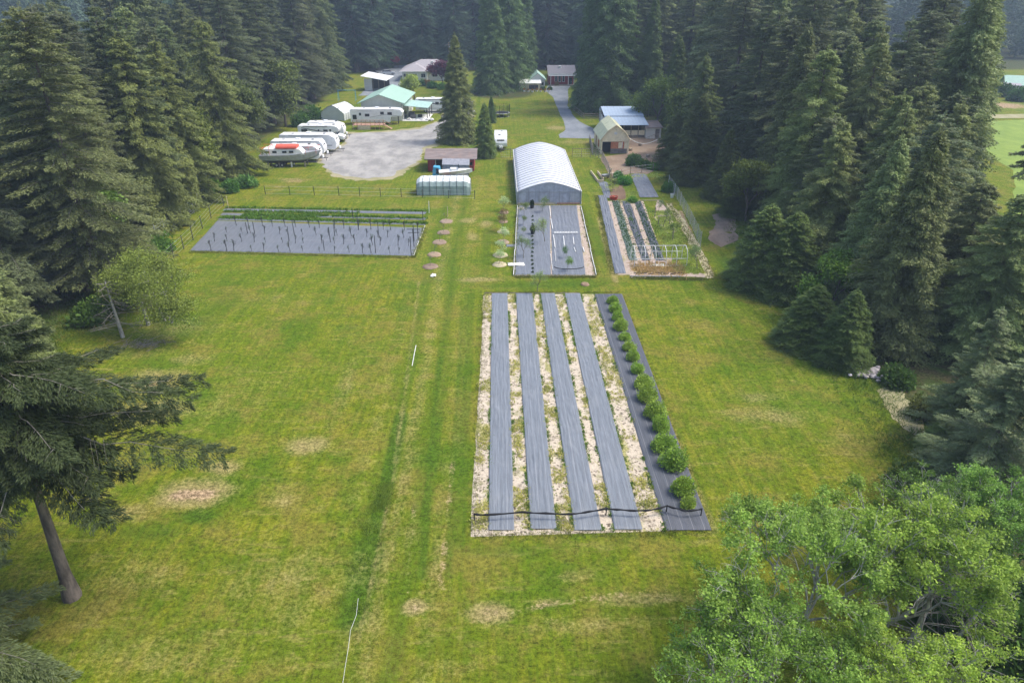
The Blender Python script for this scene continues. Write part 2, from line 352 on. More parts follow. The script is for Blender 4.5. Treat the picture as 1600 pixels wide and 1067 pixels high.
def lawn_mat():
    m, t, bs = nodes('lawn'); at = t.nodes.new('ShaderNodeAttribute'); at.attribute_name = 'patches'
    sp = t.nodes.new('ShaderNodeSeparateColor'); t.links.new(at.outputs['Color'], sp.inputs[0])
    n_big = noise(t, .055, 4, .6); n_mid = noise(t, .5, 6, .68); n_fine = noise(t, 5.0, 6, .75); n_hi = noise(t, 22, 3, .7); n_aniso = noise(t, 1.6, 5, .7, sc=(1.6, .22, 1), seed=2)
    a = mixc(t, ramp(t, n_mid, .35, .65), (.130, .180, .012, 1), (.250, .255, .026, 1))
    a = mixc(t, math_(t, 'MULTIPLY', ramp(t, n_big, .38, .62), .6), a, (.125, .20, .016, 1))
    a = mixc(t, math_(t, 'MULTIPLY', ramp(t, n_aniso, .5, .75), .5), a, (.30, .29, .06, 1))
    a = mixc(t, math_(t, 'MULTIPLY', ramp(t, noise(t, .9, 8, .8, seed=9), .53, .68), .55), a, (.36, .31, .11, 1))
    mow = noise(t, 1.0, 4, .6, sc=(2.2, .05, 1), seed=12)
    a = mixc(t, math_(t, 'MULTIPLY', ramp(t, mow, .42, .60), .6), a, (.100, .165, .012, 1))
    a = mixc(t, math_(t, 'MULTIPLY', ramp(t, noise(t, .23, 6, .75, seed=14), .47, .62), .6), a, (.26, .215, .05, 1))
    a = mixc(t, math_(t, 'MULTIPLY', ramp(t, noise(t, 1.0, 6, .75, sc=(.28, 1.3, 1), seed=19), .53, .68), .6), a, (.34, .30, .09, 1))
    a = mixc(t, math_(t, 'MULTIPLY', ramp(t, noise(t, .16, 5, .7, seed=24), .5, .66), .7), a, (.085, .16, .012, 1))
    brk = math_(t, 'SUBTRACT', math_(t, 'ADD', math_(t, 'MULTIPLY', n_mid, .6), math_(t, 'MULTIPLY', n_fine, .6)), .6)
    def msk(s, lo, hi, k=1.1): return ramp(t, math_(t, 'ADD', s, math_(t, 'MULTIPLY', brk, k)), lo, hi)
    a = mixc(t, math_(t, 'MULTIPLY', msk(sp.outputs[1], .2, .95), .9), a, mixc(t, n_fine, (.045, .105, .010, 1), (.10, .175, .018, 1)))
    a = mixc(t, math_(t, 'MULTIPLY', msk(sp.outputs[0], .15, .8, 1.6), .9), a, mixc(t, n_fine, (.24, .21, .07, 1), (.46, .38, .17, 1)))
    a = mixc(t, msk(sp.outputs[2], .4, .85, 1.8), a, mixc(t, ramp(t, n_fine, .3, .7), (.24, .16, .09, 1), (.56, .42, .26, 1)))
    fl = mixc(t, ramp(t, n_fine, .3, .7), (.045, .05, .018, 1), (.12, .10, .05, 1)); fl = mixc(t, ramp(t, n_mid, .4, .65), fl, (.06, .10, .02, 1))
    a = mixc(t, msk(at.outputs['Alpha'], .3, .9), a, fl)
    n_clod = noise(t, 2.2, 3, .7, seed=6)
    k = math_(t, 'ADD', .22, math_(t, 'ADD', math_(t, 'ADD', math_(t, 'MULTIPLY', ramp(t, n_fine, .38, .62), .46), math_(t, 'MULTIPLY', ramp(t, n_hi, .38, .62), .36)), math_(t, 'MULTIPLY', ramp(t, n_clod, .32, .68), .30)))
    hv = t.nodes.new('ShaderNodeHueSaturation'); t.links.new(k, hv.inputs['Value']); t.links.new(a, hv.inputs['Color']); hv.inputs['Saturation'].default_value = 1.04
    t.links.new(hv.outputs[0], bs.inputs['Base Color']); bs.inputs['Roughness'].default_value = .95; bs.inputs['Specular IOR Level'].default_value = .12
    bump(t, bs, math_(t, 'ADD', n_fine, n_hi), .9, .06); return m
M['lawn'] = lawn_mat()
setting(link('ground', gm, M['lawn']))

# ------------------------------------------------------------------ flat sheets: yards, drives, beds
def gravel_mat(name, a, b, c, sc=6.0, track=True):
    m, t, bs = nodes(name); n1 = noise(t, sc*6, 3, .7); n2 = noise(t, .35, 7, .7, sc=(1, .6, 1)); n3 = noise(t, 1.1, 6, .75)
    o = mixc(t, ramp(t, n2, .35, .65), a, b); o = mixc(t, math_(t, 'MULTIPLY', ramp(t, n3, .5, .75), .5), o, c)
    hv = t.nodes.new('ShaderNodeHueSaturation'); t.links.new(math_(t, 'ADD', .6, math_(t, 'MULTIPLY', n1, .8)), hv.inputs['Value']); t.links.new(o, hv.inputs['Color'])
    t.links.new(hv.outputs[0], bs.inputs['Base Color']); bs.inputs['Roughness'].default_value = .95; bump(t, bs, n1, .5, .04); return m
M['gravel'] = gravel_mat('gravel', (.22, .215, .205, 1), (.37, .355, .33, 1), (.34, .32, .20, 1))
M['asphalt'] = gravel_mat('old_asphalt', (.15, .17, .19, 1), (.23, .25, .27, 1), (.28, .29, .31, 1), 4)
M['dirt'] = gravel_mat('dirt', (.24, .16, .10, 1), (.34, .25, .17, 1), (.14, .16, .06, 1), 3)
M['margin'] = gravel_mat('yard_margin', (.24, .23, .10, 1), (.34, .30, .18, 1), (.16, .20, .03, 1), 3)
M['soil'] = gravel_mat('dug_soil', (.14, .085, .05, 1), (.20, .125, .075, 1), (.10, .065, .04, 1), 3)
M['field'] = gravel_mat('pasture', (.14, .22, .022, 1), (.20, .28, .035, 1), (.18, .24, .03, 1), 2)
M['litter'] = gravel_mat('leaf_litter', (.20, .14, .10, 1), (.32, .24, .17, 1), (.14, .12, .07, 1), 3)

def ragged(poly, step, amp, seed):
    out = []; n = len(poly)
    for i in range(n):
        (x0, y0), (x1, y1) = poly[i], poly[(i+1) % n]; Ld = math.hypot(x1-x0, y1-y0); k = max(1, int(Ld/step))
        for j in range(k):
            t_ = j/k; x = x0+(x1-x0)*t_; y = y0+(y1-y0)*t_
            out.append((x + (float(fbm(x*.6+9, y*.6, seed))-.5)*amp*2, y + (float(fbm(x*.6-7, y*.6+3, seed+5))-.5)*amp*2))
    return out
def sheet(name, poly_px, z, m, step=1.2, amp=.5, seed=1, kind='structure', world=False):
    p = poly_px if world else [g(*q) for q in poly_px]
    if step: p = ragged(p, step, amp, seed)
    mb = MB(); mb.add([(x, y, z) for x, y in p], [tuple(range(len(p)))])
    return setting(mb.build(name, m), kind)
GY_ = [(503, 262), (495, 245), (536, 224), (543, 207), (600, 205), (655, 200), (688, 186), (698, 170), (736, 170), (737, 202), (694, 224), (666, 235), (658, 253), (615, 280), (566, 284), (514, 275)]
sheet('dirt_yard', GY_, .007, M['margin'], .6, 1.6, 33)
sheet('gravel_yard', [(507, 262), (500, 245), (540, 226), (545, 209), (600, 207), (655, 202), (690, 188), (700, 172), (735, 172), (735, 200), (690, 222), (662, 232), (655, 250), (612, 276), (568, 279), (520, 272)], .012, M['gravel'], .8, .9, 2)
sheet('driveway', [(856, 134), (893, 134), (887, 140), (888, 150), (887, 165), (895, 180), (905, 190), (918, 197), (932, 203), (934, 217), (875, 216), (873, 211), (884, 203), (881, 190), (872, 172), (864, 152), (852, 142)], .012, M['asphalt'], 1.5, .25, 3)
sheet('driveway', [(560, 150), (575, 138), (590, 128), (578, 116), (590, 106), (640, 101), (632, 118), (630, 135), (618, 150)], .012, M['asphalt'], 2.5, .4, 4)
sheet('driveway', [(655, 158), (735, 152), (740, 175), (668, 178)], .010, M['gravel'], 2.5, .6, 5)
sheet('dirt_yard', [(937, 246), (950, 268), (958, 276), (985, 271), (1012, 272), (1034, 262), (1040, 236), (1034, 214), (985, 212), (980, 240)], .012, M['dirt'], 1.0, .4, 6)
sheet('field', [(x, y) for x, y in [(66, 84), (84, 110), (94, 153), (160, 158), (260, 150), (200, 70), (90, 60)]], .012, M['field'], 3, 1.0, 7, world=True)
sheet('dirt_track', [(94, 157), (100, 162), (190, 164), (190, 159)], .016, M['margin'], 3, .6, 8, world=True)
sheet('leaf_litter_patch', [(1112, 336), (1128, 330), (1150, 340), (1152, 375), (1125, 386), (1105, 372), (1118, 352)], .012, M['litter'], .5, .5, 9)
sheet('leaf_litter_patch', [(1395, 600), (1430, 630), (1450, 660), (1440, 690), (1410, 670), (1370, 610)], .012, M['margin'], .5, .7, 11)

# --- woven landscape fabric
def fabric_mat(name, col, rough=.5, lines=True):
    m, t, bs = nodes(name); tc = t.nodes.new('ShaderNodeNewGeometry').outputs['Position']
    a = noise(t, 2.4, 6, .75, sc=(4.5, .25, 1)); b = noise(t, .5, 5, .6)
    d = tuple(x*.78 for x in col) + (1,); l = tuple(x*1.2 for x in col) + (1,)
    o = mixc(t, ramp(t, a, .3, .7), d, l); o = mixc(t, math_(t, 'MULTIPLY', ramp(t, b, .5, .75), .35), o, (col[0]*1.5, col[1]*1.42, col[2]*1.3, 1))
    sp = t.nodes.new('ShaderNodeSeparateXYZ'); t.links.new(tc, sp.inputs[0])
    if lines:
        s = math_(t, 'PINGPONG', math_(t, 'MULTIPLY', sp.outputs[0], 1/.305), 1.0)
        o = mixc(t, math_(t, 'MULTIPLY', ramp(t, s, .93, 1.0), .35), o, (.45, .46, .48, 1))
    t.links.new(o, bs.inputs['Base Color']); bs.inputs['Roughness'].default_value = rough; bs.inputs['Specular IOR Level'].default_value = .45
    n = noise(t, 3.0, 5, .75, sc=(6, .35, 1)); bump(t, bs, n, .6, .05); return m
M['fabric'] = fabric_mat('grey_landscape_fabric', (.160, .178, .200))
M['fabricdark'] = fabric_mat('dark_landscape_fabric', (.075, .082, .098), .6)
M['fabricmid'] = fabric_mat('faded_landscape_fabric', (.145, .16, .185), .55)
M['fabricgreen'] = fabric_mat('mossy_landscape_fabric', (.12, .16, .13), .6)

def grid_sheet(name, q, nx_, ny_, z0, amp, m, seed=0, freq=9.0, edge=.03, drape=.0):
    """q: corners near-left, near-right, far-right, far-left in metres; lengthwise wrinkles, wandering edges"""
    u = np.linspace(0, 1, nx_); v = np.linspace(0, 1, ny_); U, V = np.meshgrid(u, v)
    q = np.array(q, float); x = (q[0, 0]*(1-U)+q[1, 0]*U)*(1-V)+(q[3, 0]*(1-U)+q[2, 0]*U)*V; y = (q[0, 1]*(1-U)+q[1, 1]*U)*(1-V)+(q[3, 1]*(1-U)+q[2, 1]*U)*V
    wob = (fbm(y*.5, np.zeros_like(y)+seed, seed, 3)-.5)*edge*2*3; x = x + wob*(U-.5)*2 + (fbm(y*.3, np.zeros_like(y)+3, seed+9, 2)-.5)*edge*2
    z = z0 + amp*np.abs(np.sin(U*freq + 4*fbm(y*.35, U*1.5, seed+2, 3)))**2.2*vnoise(y*.5, U*2, seed+4) + amp*.8*(fbm(x*1.6, y*1.1, seed+1, 3)-.5)
    fold = np.clip(fbm(y*.8, U*3, seed+7, 2)-.62, 0, 1)*amp*6; z = z + fold*np.sin(U*math.pi)
    z = np.where((U == 0) | (U == 1), z0-.03, z); z[0, :] = z0-.03; z[-1, :] = z0-.03
    ids = np.arange(nx_*ny_).reshape(ny_, nx_); f = np.stack([ids[:-1, :-1], ids[:-1, 1:], ids[1:, 1:], ids[1:, :-1]], -1).reshape(-1, 4)
    me = np_mesh(name, np.stack([x.ravel(), y.ravel(), z.ravel()], 1), f, 4, smooth=True)
    return link(name, me, m)
def quad_px(bl, br, yb, tl, tr, yt):
    return [g(bl, yb), g(br, yb), g(tr, yt), g(tl, yt)]

def mulch_mat(name, pale, dark, green, gk=.5):
    m, t, bs = nodes(name); n1 = noise(t, 2.2, 6, .75); n2 = noise(t, 9, 4, .75); n3 = noise(t, .8, 5, .7, seed=4)
    vo = t.nodes.new('ShaderNodeTexVoronoi'); vo.inputs['Scale'].default_value = 3.4; pos = t.nodes.new('ShaderNodeNewGeometry'); t.links.new(pos.outputs['Position'], vo.inputs['Vector'])
    o = mixc(t, ramp(t, n2, .35, .65), tuple(x*.8 for x in pale[:3])+(1,), pale)
    hole = ramp(t, math_(t, 'ADD', vo.outputs['Distance'], math_(t, 'MULTIPLY', math_(t, 'SUBTRACT', n2, .5), .5)), .34, .18)
    o = mixc(t, math_(t, 'MULTIPLY', hole, .85), o, dark)
    o = mixc(t, math_(t, 'MULTIPLY', ramp(t, n1, .5, .62), gk), o, dark); o = mixc(t, math_(t, 'MULTIPLY', ramp(t, n3, .52, .66), gk), o, green)
    o = mixc(t, math_(t, 'MULTIPLY', ramp(t, noise(t, .55, 5, .7, sc=(1, .45, 1), seed=8), .54, .62), min(1, gk*1.35)), o, mixc(t, ramp(t, n2, .42, .58), (.15, .17, .03, 1), (.40, .36, .10, 1)))
    t.links.new(o, bs.inputs['Base Color']); bs.inputs['Roughness'].default_value = .95; bump(t, bs, math_(t, 'ADD', n2, n1), .8, .08); return m
M['mulch'] = mulch_mat('pale_perforated_mulch', (.60, .51, .39, 1), (.10, .075, .05, 1), (.20, .20, .06, 1), .6)
M['chips'] = mulch_mat('wood_chips', (.50, .40, .32, 1), (.26, .17, .12, 1), (.24, .22, .12, 1), .35)
M['straw'] = mulch_mat('straw', (.56, .48, .30, 1), (.24, .20, .09, 1), (.20, .22, .06, 1), .3)

# near bed: one mulch base, four pale-grey strips, one dark strip
bed = grid_sheet('garden_bed', [(-1.72, 28.35), (9.9, 28.6), (9.5, 61.25), (-1.6, 61.3)], 60, 160, .030, .03, M['mulch'], 3, 30, .04); setting(bed)
yb, yt = 829.5, 459.5
strips = [(763.5, 803.4, 768.3, 793, 'leftmost of the pale grey fabric strips'), (829, 869.5, 805.8, 832, 'second pale grey fabric strip from the left'),
          (897, 940.4, 844.5, 866.7, 'third pale grey fabric strip from the left'), (960, 1004, 882.4, 906.5, 'rightmost of the four pale grey fabric strips')]
for i, (a, b, c, d, lb) in enumerate(strips):
    o = grid_sheet('landscape_fabric', quad_px(a, b, yb + (0, -2, 0, -1)[i], c, d, yt), 40, 300,   .125, .024, M['fabric'], 11+i*5, 17, .007)
    tag(o, lb + ' laid along the near garden bed', 'ground cover', 'fabric strips of the near bed')
o = grid_sheet('landscape_fabric', quad_px(1040, 1111.5, 829, 928.3, 971.8, 460), 30, 150, .09, .02, M['fabricdark'], 40, 12, .005)
tag(o, 'dark fabric strip under the row of green bushes', 'ground cover')

# middle plot in front of the greenhouse
mp = [(802.7, 931.4, 430.6), (809, 906.8, 320.5)]
setting(grid_sheet('garden_bed', quad_px(802.7, 931.4, 430.6, 809, 906.8, 320.5), 40, 60, .02, .03, M['chips'], 5, 20, .02))
tag(grid_sheet('landscape_fabric', quad_px(804.5, 861, 430, 810, 858.6, 321.5), 30, 80, .07, .02, M['fabricmid'], 60, 9, .01), 'smooth grey fabric sheet in the left half of the plot before the greenhouse', 'ground cover')
tag(grid_sheet('landscape_fabric', quad_px(863, 915, 430, 860.5, 901, 321.5), 50, 90, .07, .05, M['fabricmid'], 70, 22, .01), 'wrinkled grey fabric sheet in the right half of the plot before the greenhouse', 'ground cover')
# right vegetable plot
setting(grid_sheet('garden_bed', quad_px(961, 1046, 430, 935, 1006, 314), 30, 60, .02, .04, M['chips'], 6, 16, .02))
for a, b, y0, c, d, y1, mm_, lb in [(960.6, 978.5, 428, 934.5, 947, 306, 'fabricmid', 'long dark fabric row at the left edge of the vegetable plot'),
        (983.5, 996, 408, 956.5, 966.7, 315, 'fabricgreen', 'greenish fabric row full of seedlings, second in the vegetable plot'),
        (1003.7, 1016, 408, 971.6, 984, 315, 'fabricdark', 'third dark fabric row of the vegetable plot'),
        (1025, 1039, 408, 991, 1001, 315, 'fabricdark', 'fourth dark fabric row of the vegetable plot, strewn with seedlings'),
        (1000, 1029, 309, 985, 1010, 273, 'fabricmid', 'short fabric bed behind the vegetable plot beside the leafy patch'),
        (945, 955, 310, 935, 950, 286, 'fabricmid', 'narrow fabric strip behind the vegetable rows beside the dug soil')]:
    tag(grid_sheet('landscape_fabric', quad_px(a, b, y0, c, d, y1), 24, 110, .10, .10, M[mm_], int(a) % 50, 12, .02), lb, 'ground cover')
sheet('dug_soil', [(955, 313), (979, 312), (973, 288), (950, 287)], .03, M['soil'], .6, .2, 3)
sheet('straw_path', [(1104, 436), (1116, 434), (1092, 385), (1070, 345), (1050, 318), (1040, 318), (1062, 352), (1082, 392)], .02, M['straw'], .5, .35, 4)
sheet('wood_chip_patch', [(1022, 340), (1042, 365), (1058, 362), (1050, 345), (1036, 314), (1028, 314)], .024, M['chips'], .4, .3, 5)
sheet('wood_chip_patch', [(985, 404), (1048, 404), (1062, 432), (984, 434)], .03, M['chips'], .4, .3, 7)
sheet('wood_chip_patch', [(1060, 432), (1104, 434), (1098, 427), (1062, 427)], .026, M['chips'], .4, .2, 8)
# vine plot
q = quad_px(296.5, 646, 396, 342, 662, 350); q = [g(296.5, 392), g(646, 400), g(662, 356.5), g(340, 345)]
tag(grid_sheet('landscape_fabric', q, 120, 50, .05, .03, M['fabricmid'], 90, 60, .02), 'wide blue-grey fabric sheet under the young vines', 'ground cover')
for k, (yl, yr) in enumerate([(326, 331), (333, 340), (340.5, 348)]):
    q = [g(348 - k*4, yl + 3.5), g(664, yr + 4), g(667, yr + .5), g(352 - k*4, yl)]
    tag(grid_sheet('landscape_fabric', q, 80, 8, .05, .02, M['fabricmid'], 95+k, 30, .02), ('farthest', 'middle', 'nearest')[k] + ' of the three narrow pale fabric rows behind the vine plot', 'ground cover')
# ------------------------------------------------------------------ vegetation builders
def unit(a): return a / (np.linalg.norm(a, axis=-1, keepdims=True) + 1e-9)
def tubes(segs, n=5):
    """segs: list of (p0, p1, r0, r1) -> one quad mesh"""
    a = np.array([s[0] for s in segs], float); b = np.array([s[1] for s in segs], float)
    ra = np.array([s[2] for s in segs], float); rb = np.array([s[3] for s in segs], float)
    d = unit(b - a); ref = np.where(np.abs(d[:, 2:3]) < .9, np.array([[0, 0, 1.]]), np.array([[1., 0, 0]]))
    u = unit(np.cross(d, ref)); v = np.cross(d, u); th = np.arange(n)*2*math.pi/n
    ring = np.cos(th)[None, :, None]*u[:, None] + np.sin(th)[None, :, None]*v[:, None]
    va = a[:, None] + ring*ra[:, None, None]; vb = b[:, None] + ring*rb[:, None, None]
    V = np.concatenate([va, vb], 1).reshape(-1, 3); i = np.arange(n); j = (i+1) % n
    F = np.stack([i, j, n+j, n+i], -1)[None] + (np.arange(len(segs))*2*n)[:, None, None]
    return V, F.reshape(-1, 4)
def kites(p, d, l, wd, rs, flat=None):
    """leaf or spray faces: a pointed quad from p along d"""
    n = len(p); side = unit(np.cross(d, unit(rs.normal(size=(n, 3)) + (0 if flat is None else flat))))
    m = p + d*l[:, None]*.45; s = side*wd[:, None]
    V = np.stack([p, m + s, p + d*l[:, None], m - s], 1).reshape(-1, 3)
    F = np.arange(n*4).reshape(n, 4); return V, F

def conifer(name, seed, H, R, tb=.1, nb=120, ns=150, size=.45, kind='cedar', trunk_r=None, lean=(0, 0), skel=False, prof=.8, extra=None, thin=.17, even=False):
    rs = np.random.RandomState(seed); trunk_r = trunk_r or H*.014+.05
    t = np.sort(tb + (1-tb)*rs.rand(nb)**1.12*.985); z0 = t*H
    az = np.arange(nb)*2.399 + rs.rand(nb)*.9
    lob = 1 + .22*np.sin(az*2 + seed) + .12*np.sin(az*5 + t*9)
    Lb = R*np.clip(1-t, .012, 1)**prof*np.clip((t-tb)/.12 + .55, 0, 1)*(.62+.5*rs.rand(nb))*lob
    if even: Lb = R*np.clip(1-t, .012, 1)**prof*np.clip((t-tb)/.10 + .6, 0, 1)*(.72+.34*rs.rand(nb))*(1 + .10*np.sin(az*3 + seed + t*5))
    if kind == 'fir': Lb *= np.where(rs.rand(nb) < .18, 1.25, 1.0)
    if extra:
        for i, (zz, a_, l_) in enumerate(extra): z0[i] = zz; az[i] = a_; Lb[i] = l_
    up = {'cedar': .10, 'fir': .16}[kind]*(.4 + 1.1*t); dr = {'cedar': .62, 'fir': .42}[kind]*(1.15 - t*.6)*(.8+.4*rs.rand(nb))
    dirh = np.stack([np.cos(az), np.sin(az), np.zeros(nb)], 1); sid = np.stack([-np.sin(az), np.cos(az), np.zeros(nb)], 1)
    base = np.stack([lean[0]*t*H, lean[1]*t*H, z0], 1)
    def bpath(s, i):      # s (k,), i (k,) -> points on boughs; cedar boughs lift again at the tip
        zz = Lb[i]*(up[i]*s - dr[i]*s**1.7 + (.20 if kind == 'cedar' else .12)*dr[i]*s**5)
        return base[i] + dirh[i]*(Lb[i]*s)[:, None] + np.array([0, 0, 1.])*zz[:, None]
    wgt = (Lb/Lb.sum()); cnt = np.maximum(6, (wgt*nb*ns).astype(int)); bi = np.repeat(np.arange(nb), cnt); n = len(bi)
    s = rs.rand(n)**.62*.98 + .02
    hw = .26 if kind == 'cedar' else .22
    # side twigs: sprays gather along discrete side twigs so the bough reads feathered
    ntw = 9; tw = np.round(s*ntw)/ntw + rs.normal(size=n)*.015; s = np.where(rs.rand(n) < .6, np.clip(tw, .03, 1), s)
    lat = (rs.rand(n)*2-1); wl = lat*Lb[bi]*hw*(1.1 - s*.75)*np.minimum(1, s*4)
    p = bpath(s, bi) + sid[bi]*wl[:, None] + dirh[bi]*(np.abs(wl)*.55)[:, None]
    hang = np.abs(wl)*(.45 if kind == 'cedar' else .3) + rs.rand(n)**2*size*(1.1 if kind == 'cedar' else .7)
    p[:, 2] -= hang; p += rs.normal(size=(n, 3))*size*.12
    d = unit(dirh[bi]*.75 + sid[bi]*(np.sign(lat)*.55)[:, None] + rs.normal(size=(n, 3))*.33 + np.array([0, 0, -.55 if kind == 'cedar' else -.30]))
    l = size*(.55 + .9*rs.rand(n))*(1 - .3*s); wd = l*thin
    V, F = kites(p, d, l, wd, rs, flat=np.array([0, 0, 1.2]))
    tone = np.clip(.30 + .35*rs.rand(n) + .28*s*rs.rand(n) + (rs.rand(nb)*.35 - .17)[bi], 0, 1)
    # leading shoot
    k = 60; tt = rs.rand(k); pp = np.stack([lean[0]*H + rs.normal(size=k)*.06, lean[1]*H + rs.normal(size=k)*.06, H*(.955+.05*tt)], 1)
    dd = unit(rs.normal(size=(k, 3))*.6 + np.array([0, 0, .5])); V2, F2 = kites(pp, dd, np.full(k, size*.7), np.full(k, size*.12), rs)
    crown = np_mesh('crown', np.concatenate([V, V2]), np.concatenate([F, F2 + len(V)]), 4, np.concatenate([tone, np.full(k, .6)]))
    segs = []; nz = 10
    for i in range(nz):
        a, b = i/nz, (i+1)/nz; fl = (1 + .45*max(0, 1-a*18)); fb = 1
        segs.append(((lean[0]*a*H, lean[1]*a*H, a*H), (lean[0]*b*H, lean[1]*b*H, b*H), trunk_r*(1-a)*fl+.02, trunk_r*(1-b)*fb+.015))
    V, F = tubes(segs, 9)
    if skel:
        sg = []; ks = np.linspace(0, .86, 7)
        for i in range(nb):
            pts = bpath(ks, np.full(7, i)); r = .010 + .012*Lb[i]/3
            pts = pts + rs.normal(size=pts.shape)*.015*Lb[i]
            for j in range(6): sg.append((pts[j], pts[j+1], r*(1-ks[j])+.006, r*(1-ks[j+1])+.005))
            for j in range(3):
                sgn = 1 if rs.rand() < .5 else -1; s0 = .25+.65*rs.rand(); q0 = bpath(np.array([s0]), np.array([i]))[0]
                ln = Lb[i]*hw*(1.1-s0*.75)*.95; q1 = q0 + sid[i]*sgn*ln + dirh[i]*ln*.55 - np.array([0, 0, ln*.4]); qm = (q0+q1)*.5 + np.array([0, 0, ln*.06]) + rs.normal(size=3)*ln*.05; sg.append((q0, qm, r*.3, .005)); sg.append((qm, q1, .005, .003))
        V3, F3 = tubes(sg, 4); limbs = np_mesh('branches', V3, F3, 4)
    trunk = np_mesh('trunk', V, F, 4, smooth=True)
    return (crown, trunk, limbs) if skel else (crown, trunk)
def make_tree(name, label, cat, meshes, mats, loc, rz=0, group=None, tint=(1, 1, 1, 1), scale=1.0):
    t = thing(name, label, cat, loc, rz, group); t.scale = (scale,)*3
    c = link('crown', meshes[0], None, t); c.color = tint; link('trunk', meshes[1], None, t)
    if len(meshes) > 2:
        link('branches', meshes[2], None, t)
        if not meshes[2].materials: meshes[2].materials.append(M['twig'])
    if not meshes[0].materials: meshes[0].materials.append(mats[0])
    if not meshes[1].materials: meshes[1].materials.append(mats[1])
    return t

def decid(name, seed, H, R, nleaf=30000, leaf=.10, depth=5, trunks=1, tr=.14, spread=.45, up=.35, bare=.25, fork=.28, cl=.38):
    rs = np.random.RandomState(seed); segs = []; tips = []
    def grow(p, d, ln, r, k):
        d = d/np.linalg.norm(d); mid = p + d*ln*.5 + rs.normal(size=3)*ln*.05; q = mid + (d + rs.normal(size=3)*.12)*ln*.5
        segs.append((p, mid, r, r*.85)); segs.append((mid, q, r*.85, r*.68))
        if k <= 2: tips.append((q, 1.0)); tips.append((mid, .6))
        if k == 3: tips.append((q, .45))
        if k == 0: return
        for c in range(3 if rs.rand() < .6 else 2):
            a = rs.normal(size=3); a -= a.dot(d)*d; a /= np.linalg.norm(a); sp_ = spread*(.6+.8*rs.rand())
            nd = d + a*sp_*1.6; nd[2] += up*.35; grow(q, nd, ln*(.66+.2*rs.rand()), r*.62, k-1)
    for i in range(trunks):
        a = rs.rand()*6.28; d0 = np.array([math.cos(a)*.3*(trunks > 1)+rs.normal()*.05, math.sin(a)*.3*(trunks > 1)+rs.normal()*.05, 1.0])
        grow(np.array([math.cos(a)*tr*2*(trunks > 1), math.sin(a)*tr*2*(trunks > 1), -.05]), d0, H*fork, tr, depth)
    S = np.array([s[1] for s in segs]); hmax = S[:, 2].max(); rmax = np.percentile(np.hypot(S[:, 0], S[:, 1]), 97)
    sc = np.array([R/rmax, R/rmax, H/hmax]); segs = [(s[0]*sc, s[1]*sc, s[2], s[3]) for s in segs]
    T = np.array([q*sc for q, w_ in tips]); W = np.array([w_ for q, w_ in tips])*(rs.rand(len(tips)) > bare*.6)
    ti = rs.choice(len(T), nleaf, p=W/W.sum()); p = T[ti] + rs.normal(size=(nleaf, 3))*cl*np.array([1, 1, .6])
    d = unit(rs.normal(size=(nleaf, 3)) + np.array([0, 0, -.2])); l = leaf*(.6+.8*rs.rand(nleaf))
    V, F = kites(p, d, l, l*.36, rs, flat=np.array([0, 0, 1.3]))
    tone = np.clip(.2 + .5*rs.rand(nleaf) + (rs.rand(len(T))*.4-.1)[ti], 0, 1)
    crown = np_mesh('crown', V, F, 4, tone); V, F = tubes(segs, 6); trunk = np_mesh('trunk', V, F, 4, smooth=True); return crown, trunk
def bush_mesh(seed, rx, rz, n, leaf, lumps=9, base=.15, upright=.3):
    rs = np.random.RandomState(seed); c = rs.normal(size=(lumps, 3)); c = unit(c)*(.55*rs.rand(lumps, 1)**.5); c[:, 2] = np.abs(c[:, 2])*.9
    li = rs.randint(0, lumps, n); u = unit(rs.normal(size=(n, 3))); rad = (.42 + .16*rs.rand(n))*(.75+.5*rs.rand(lumps))[li]
    p = (c[li] + u*rad[:, None])*np.array([rx, rx, rz]); p[:, 2] = np.abs(p[:, 2]) + base*rz*rs.rand(n)
    d = unit(u + rs.normal(size=(n, 3))*.6 + np.array([0, 0, upright])); l = leaf*(.6+.8*rs.rand(n)); V, F = kites(p, d, l, l*.33, rs)
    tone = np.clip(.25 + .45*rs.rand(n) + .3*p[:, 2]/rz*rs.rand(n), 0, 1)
    crown = np_mesh('crown', V, F, 4, tone); sg = []
    for i in range(7):
        a = rs.rand()*6.28; r_ = rx*.5*rs.rand(); sg.append((np.array([0, 0, -.03]), np.array([math.cos(a)*r_, math.sin(a)*r_, rz*.7]), .014, .006))
    V, F = tubes(sg, 4); return crown, np_mesh('stem', V, F, 4)
def make_bush(name, label, cat, ms, m, loc, rz=0, group=None, tint=(1, 1, 1, 1), scale=1.0):
    t = thing(name, label, cat, loc, rz, group); t.scale = scale if isinstance(scale, tuple) else (scale,)*3
    c = link('crown', ms[0], None, t); c.color = tint; link('stem', ms[1], None, t)
    for me, mm_ in ((ms[0], m), (ms[1], M['twig'])):
        if not me.materials: me.materials.append(mm_)
    return t
def tint(a=.16, warm=0.0):
    v = 1 + rnd.uniform(-a, a); return (v*(1+warm+rnd.uniform(-.07, .07)), v, v*(1-warm+rnd.uniform(-.07, .07)), 1)

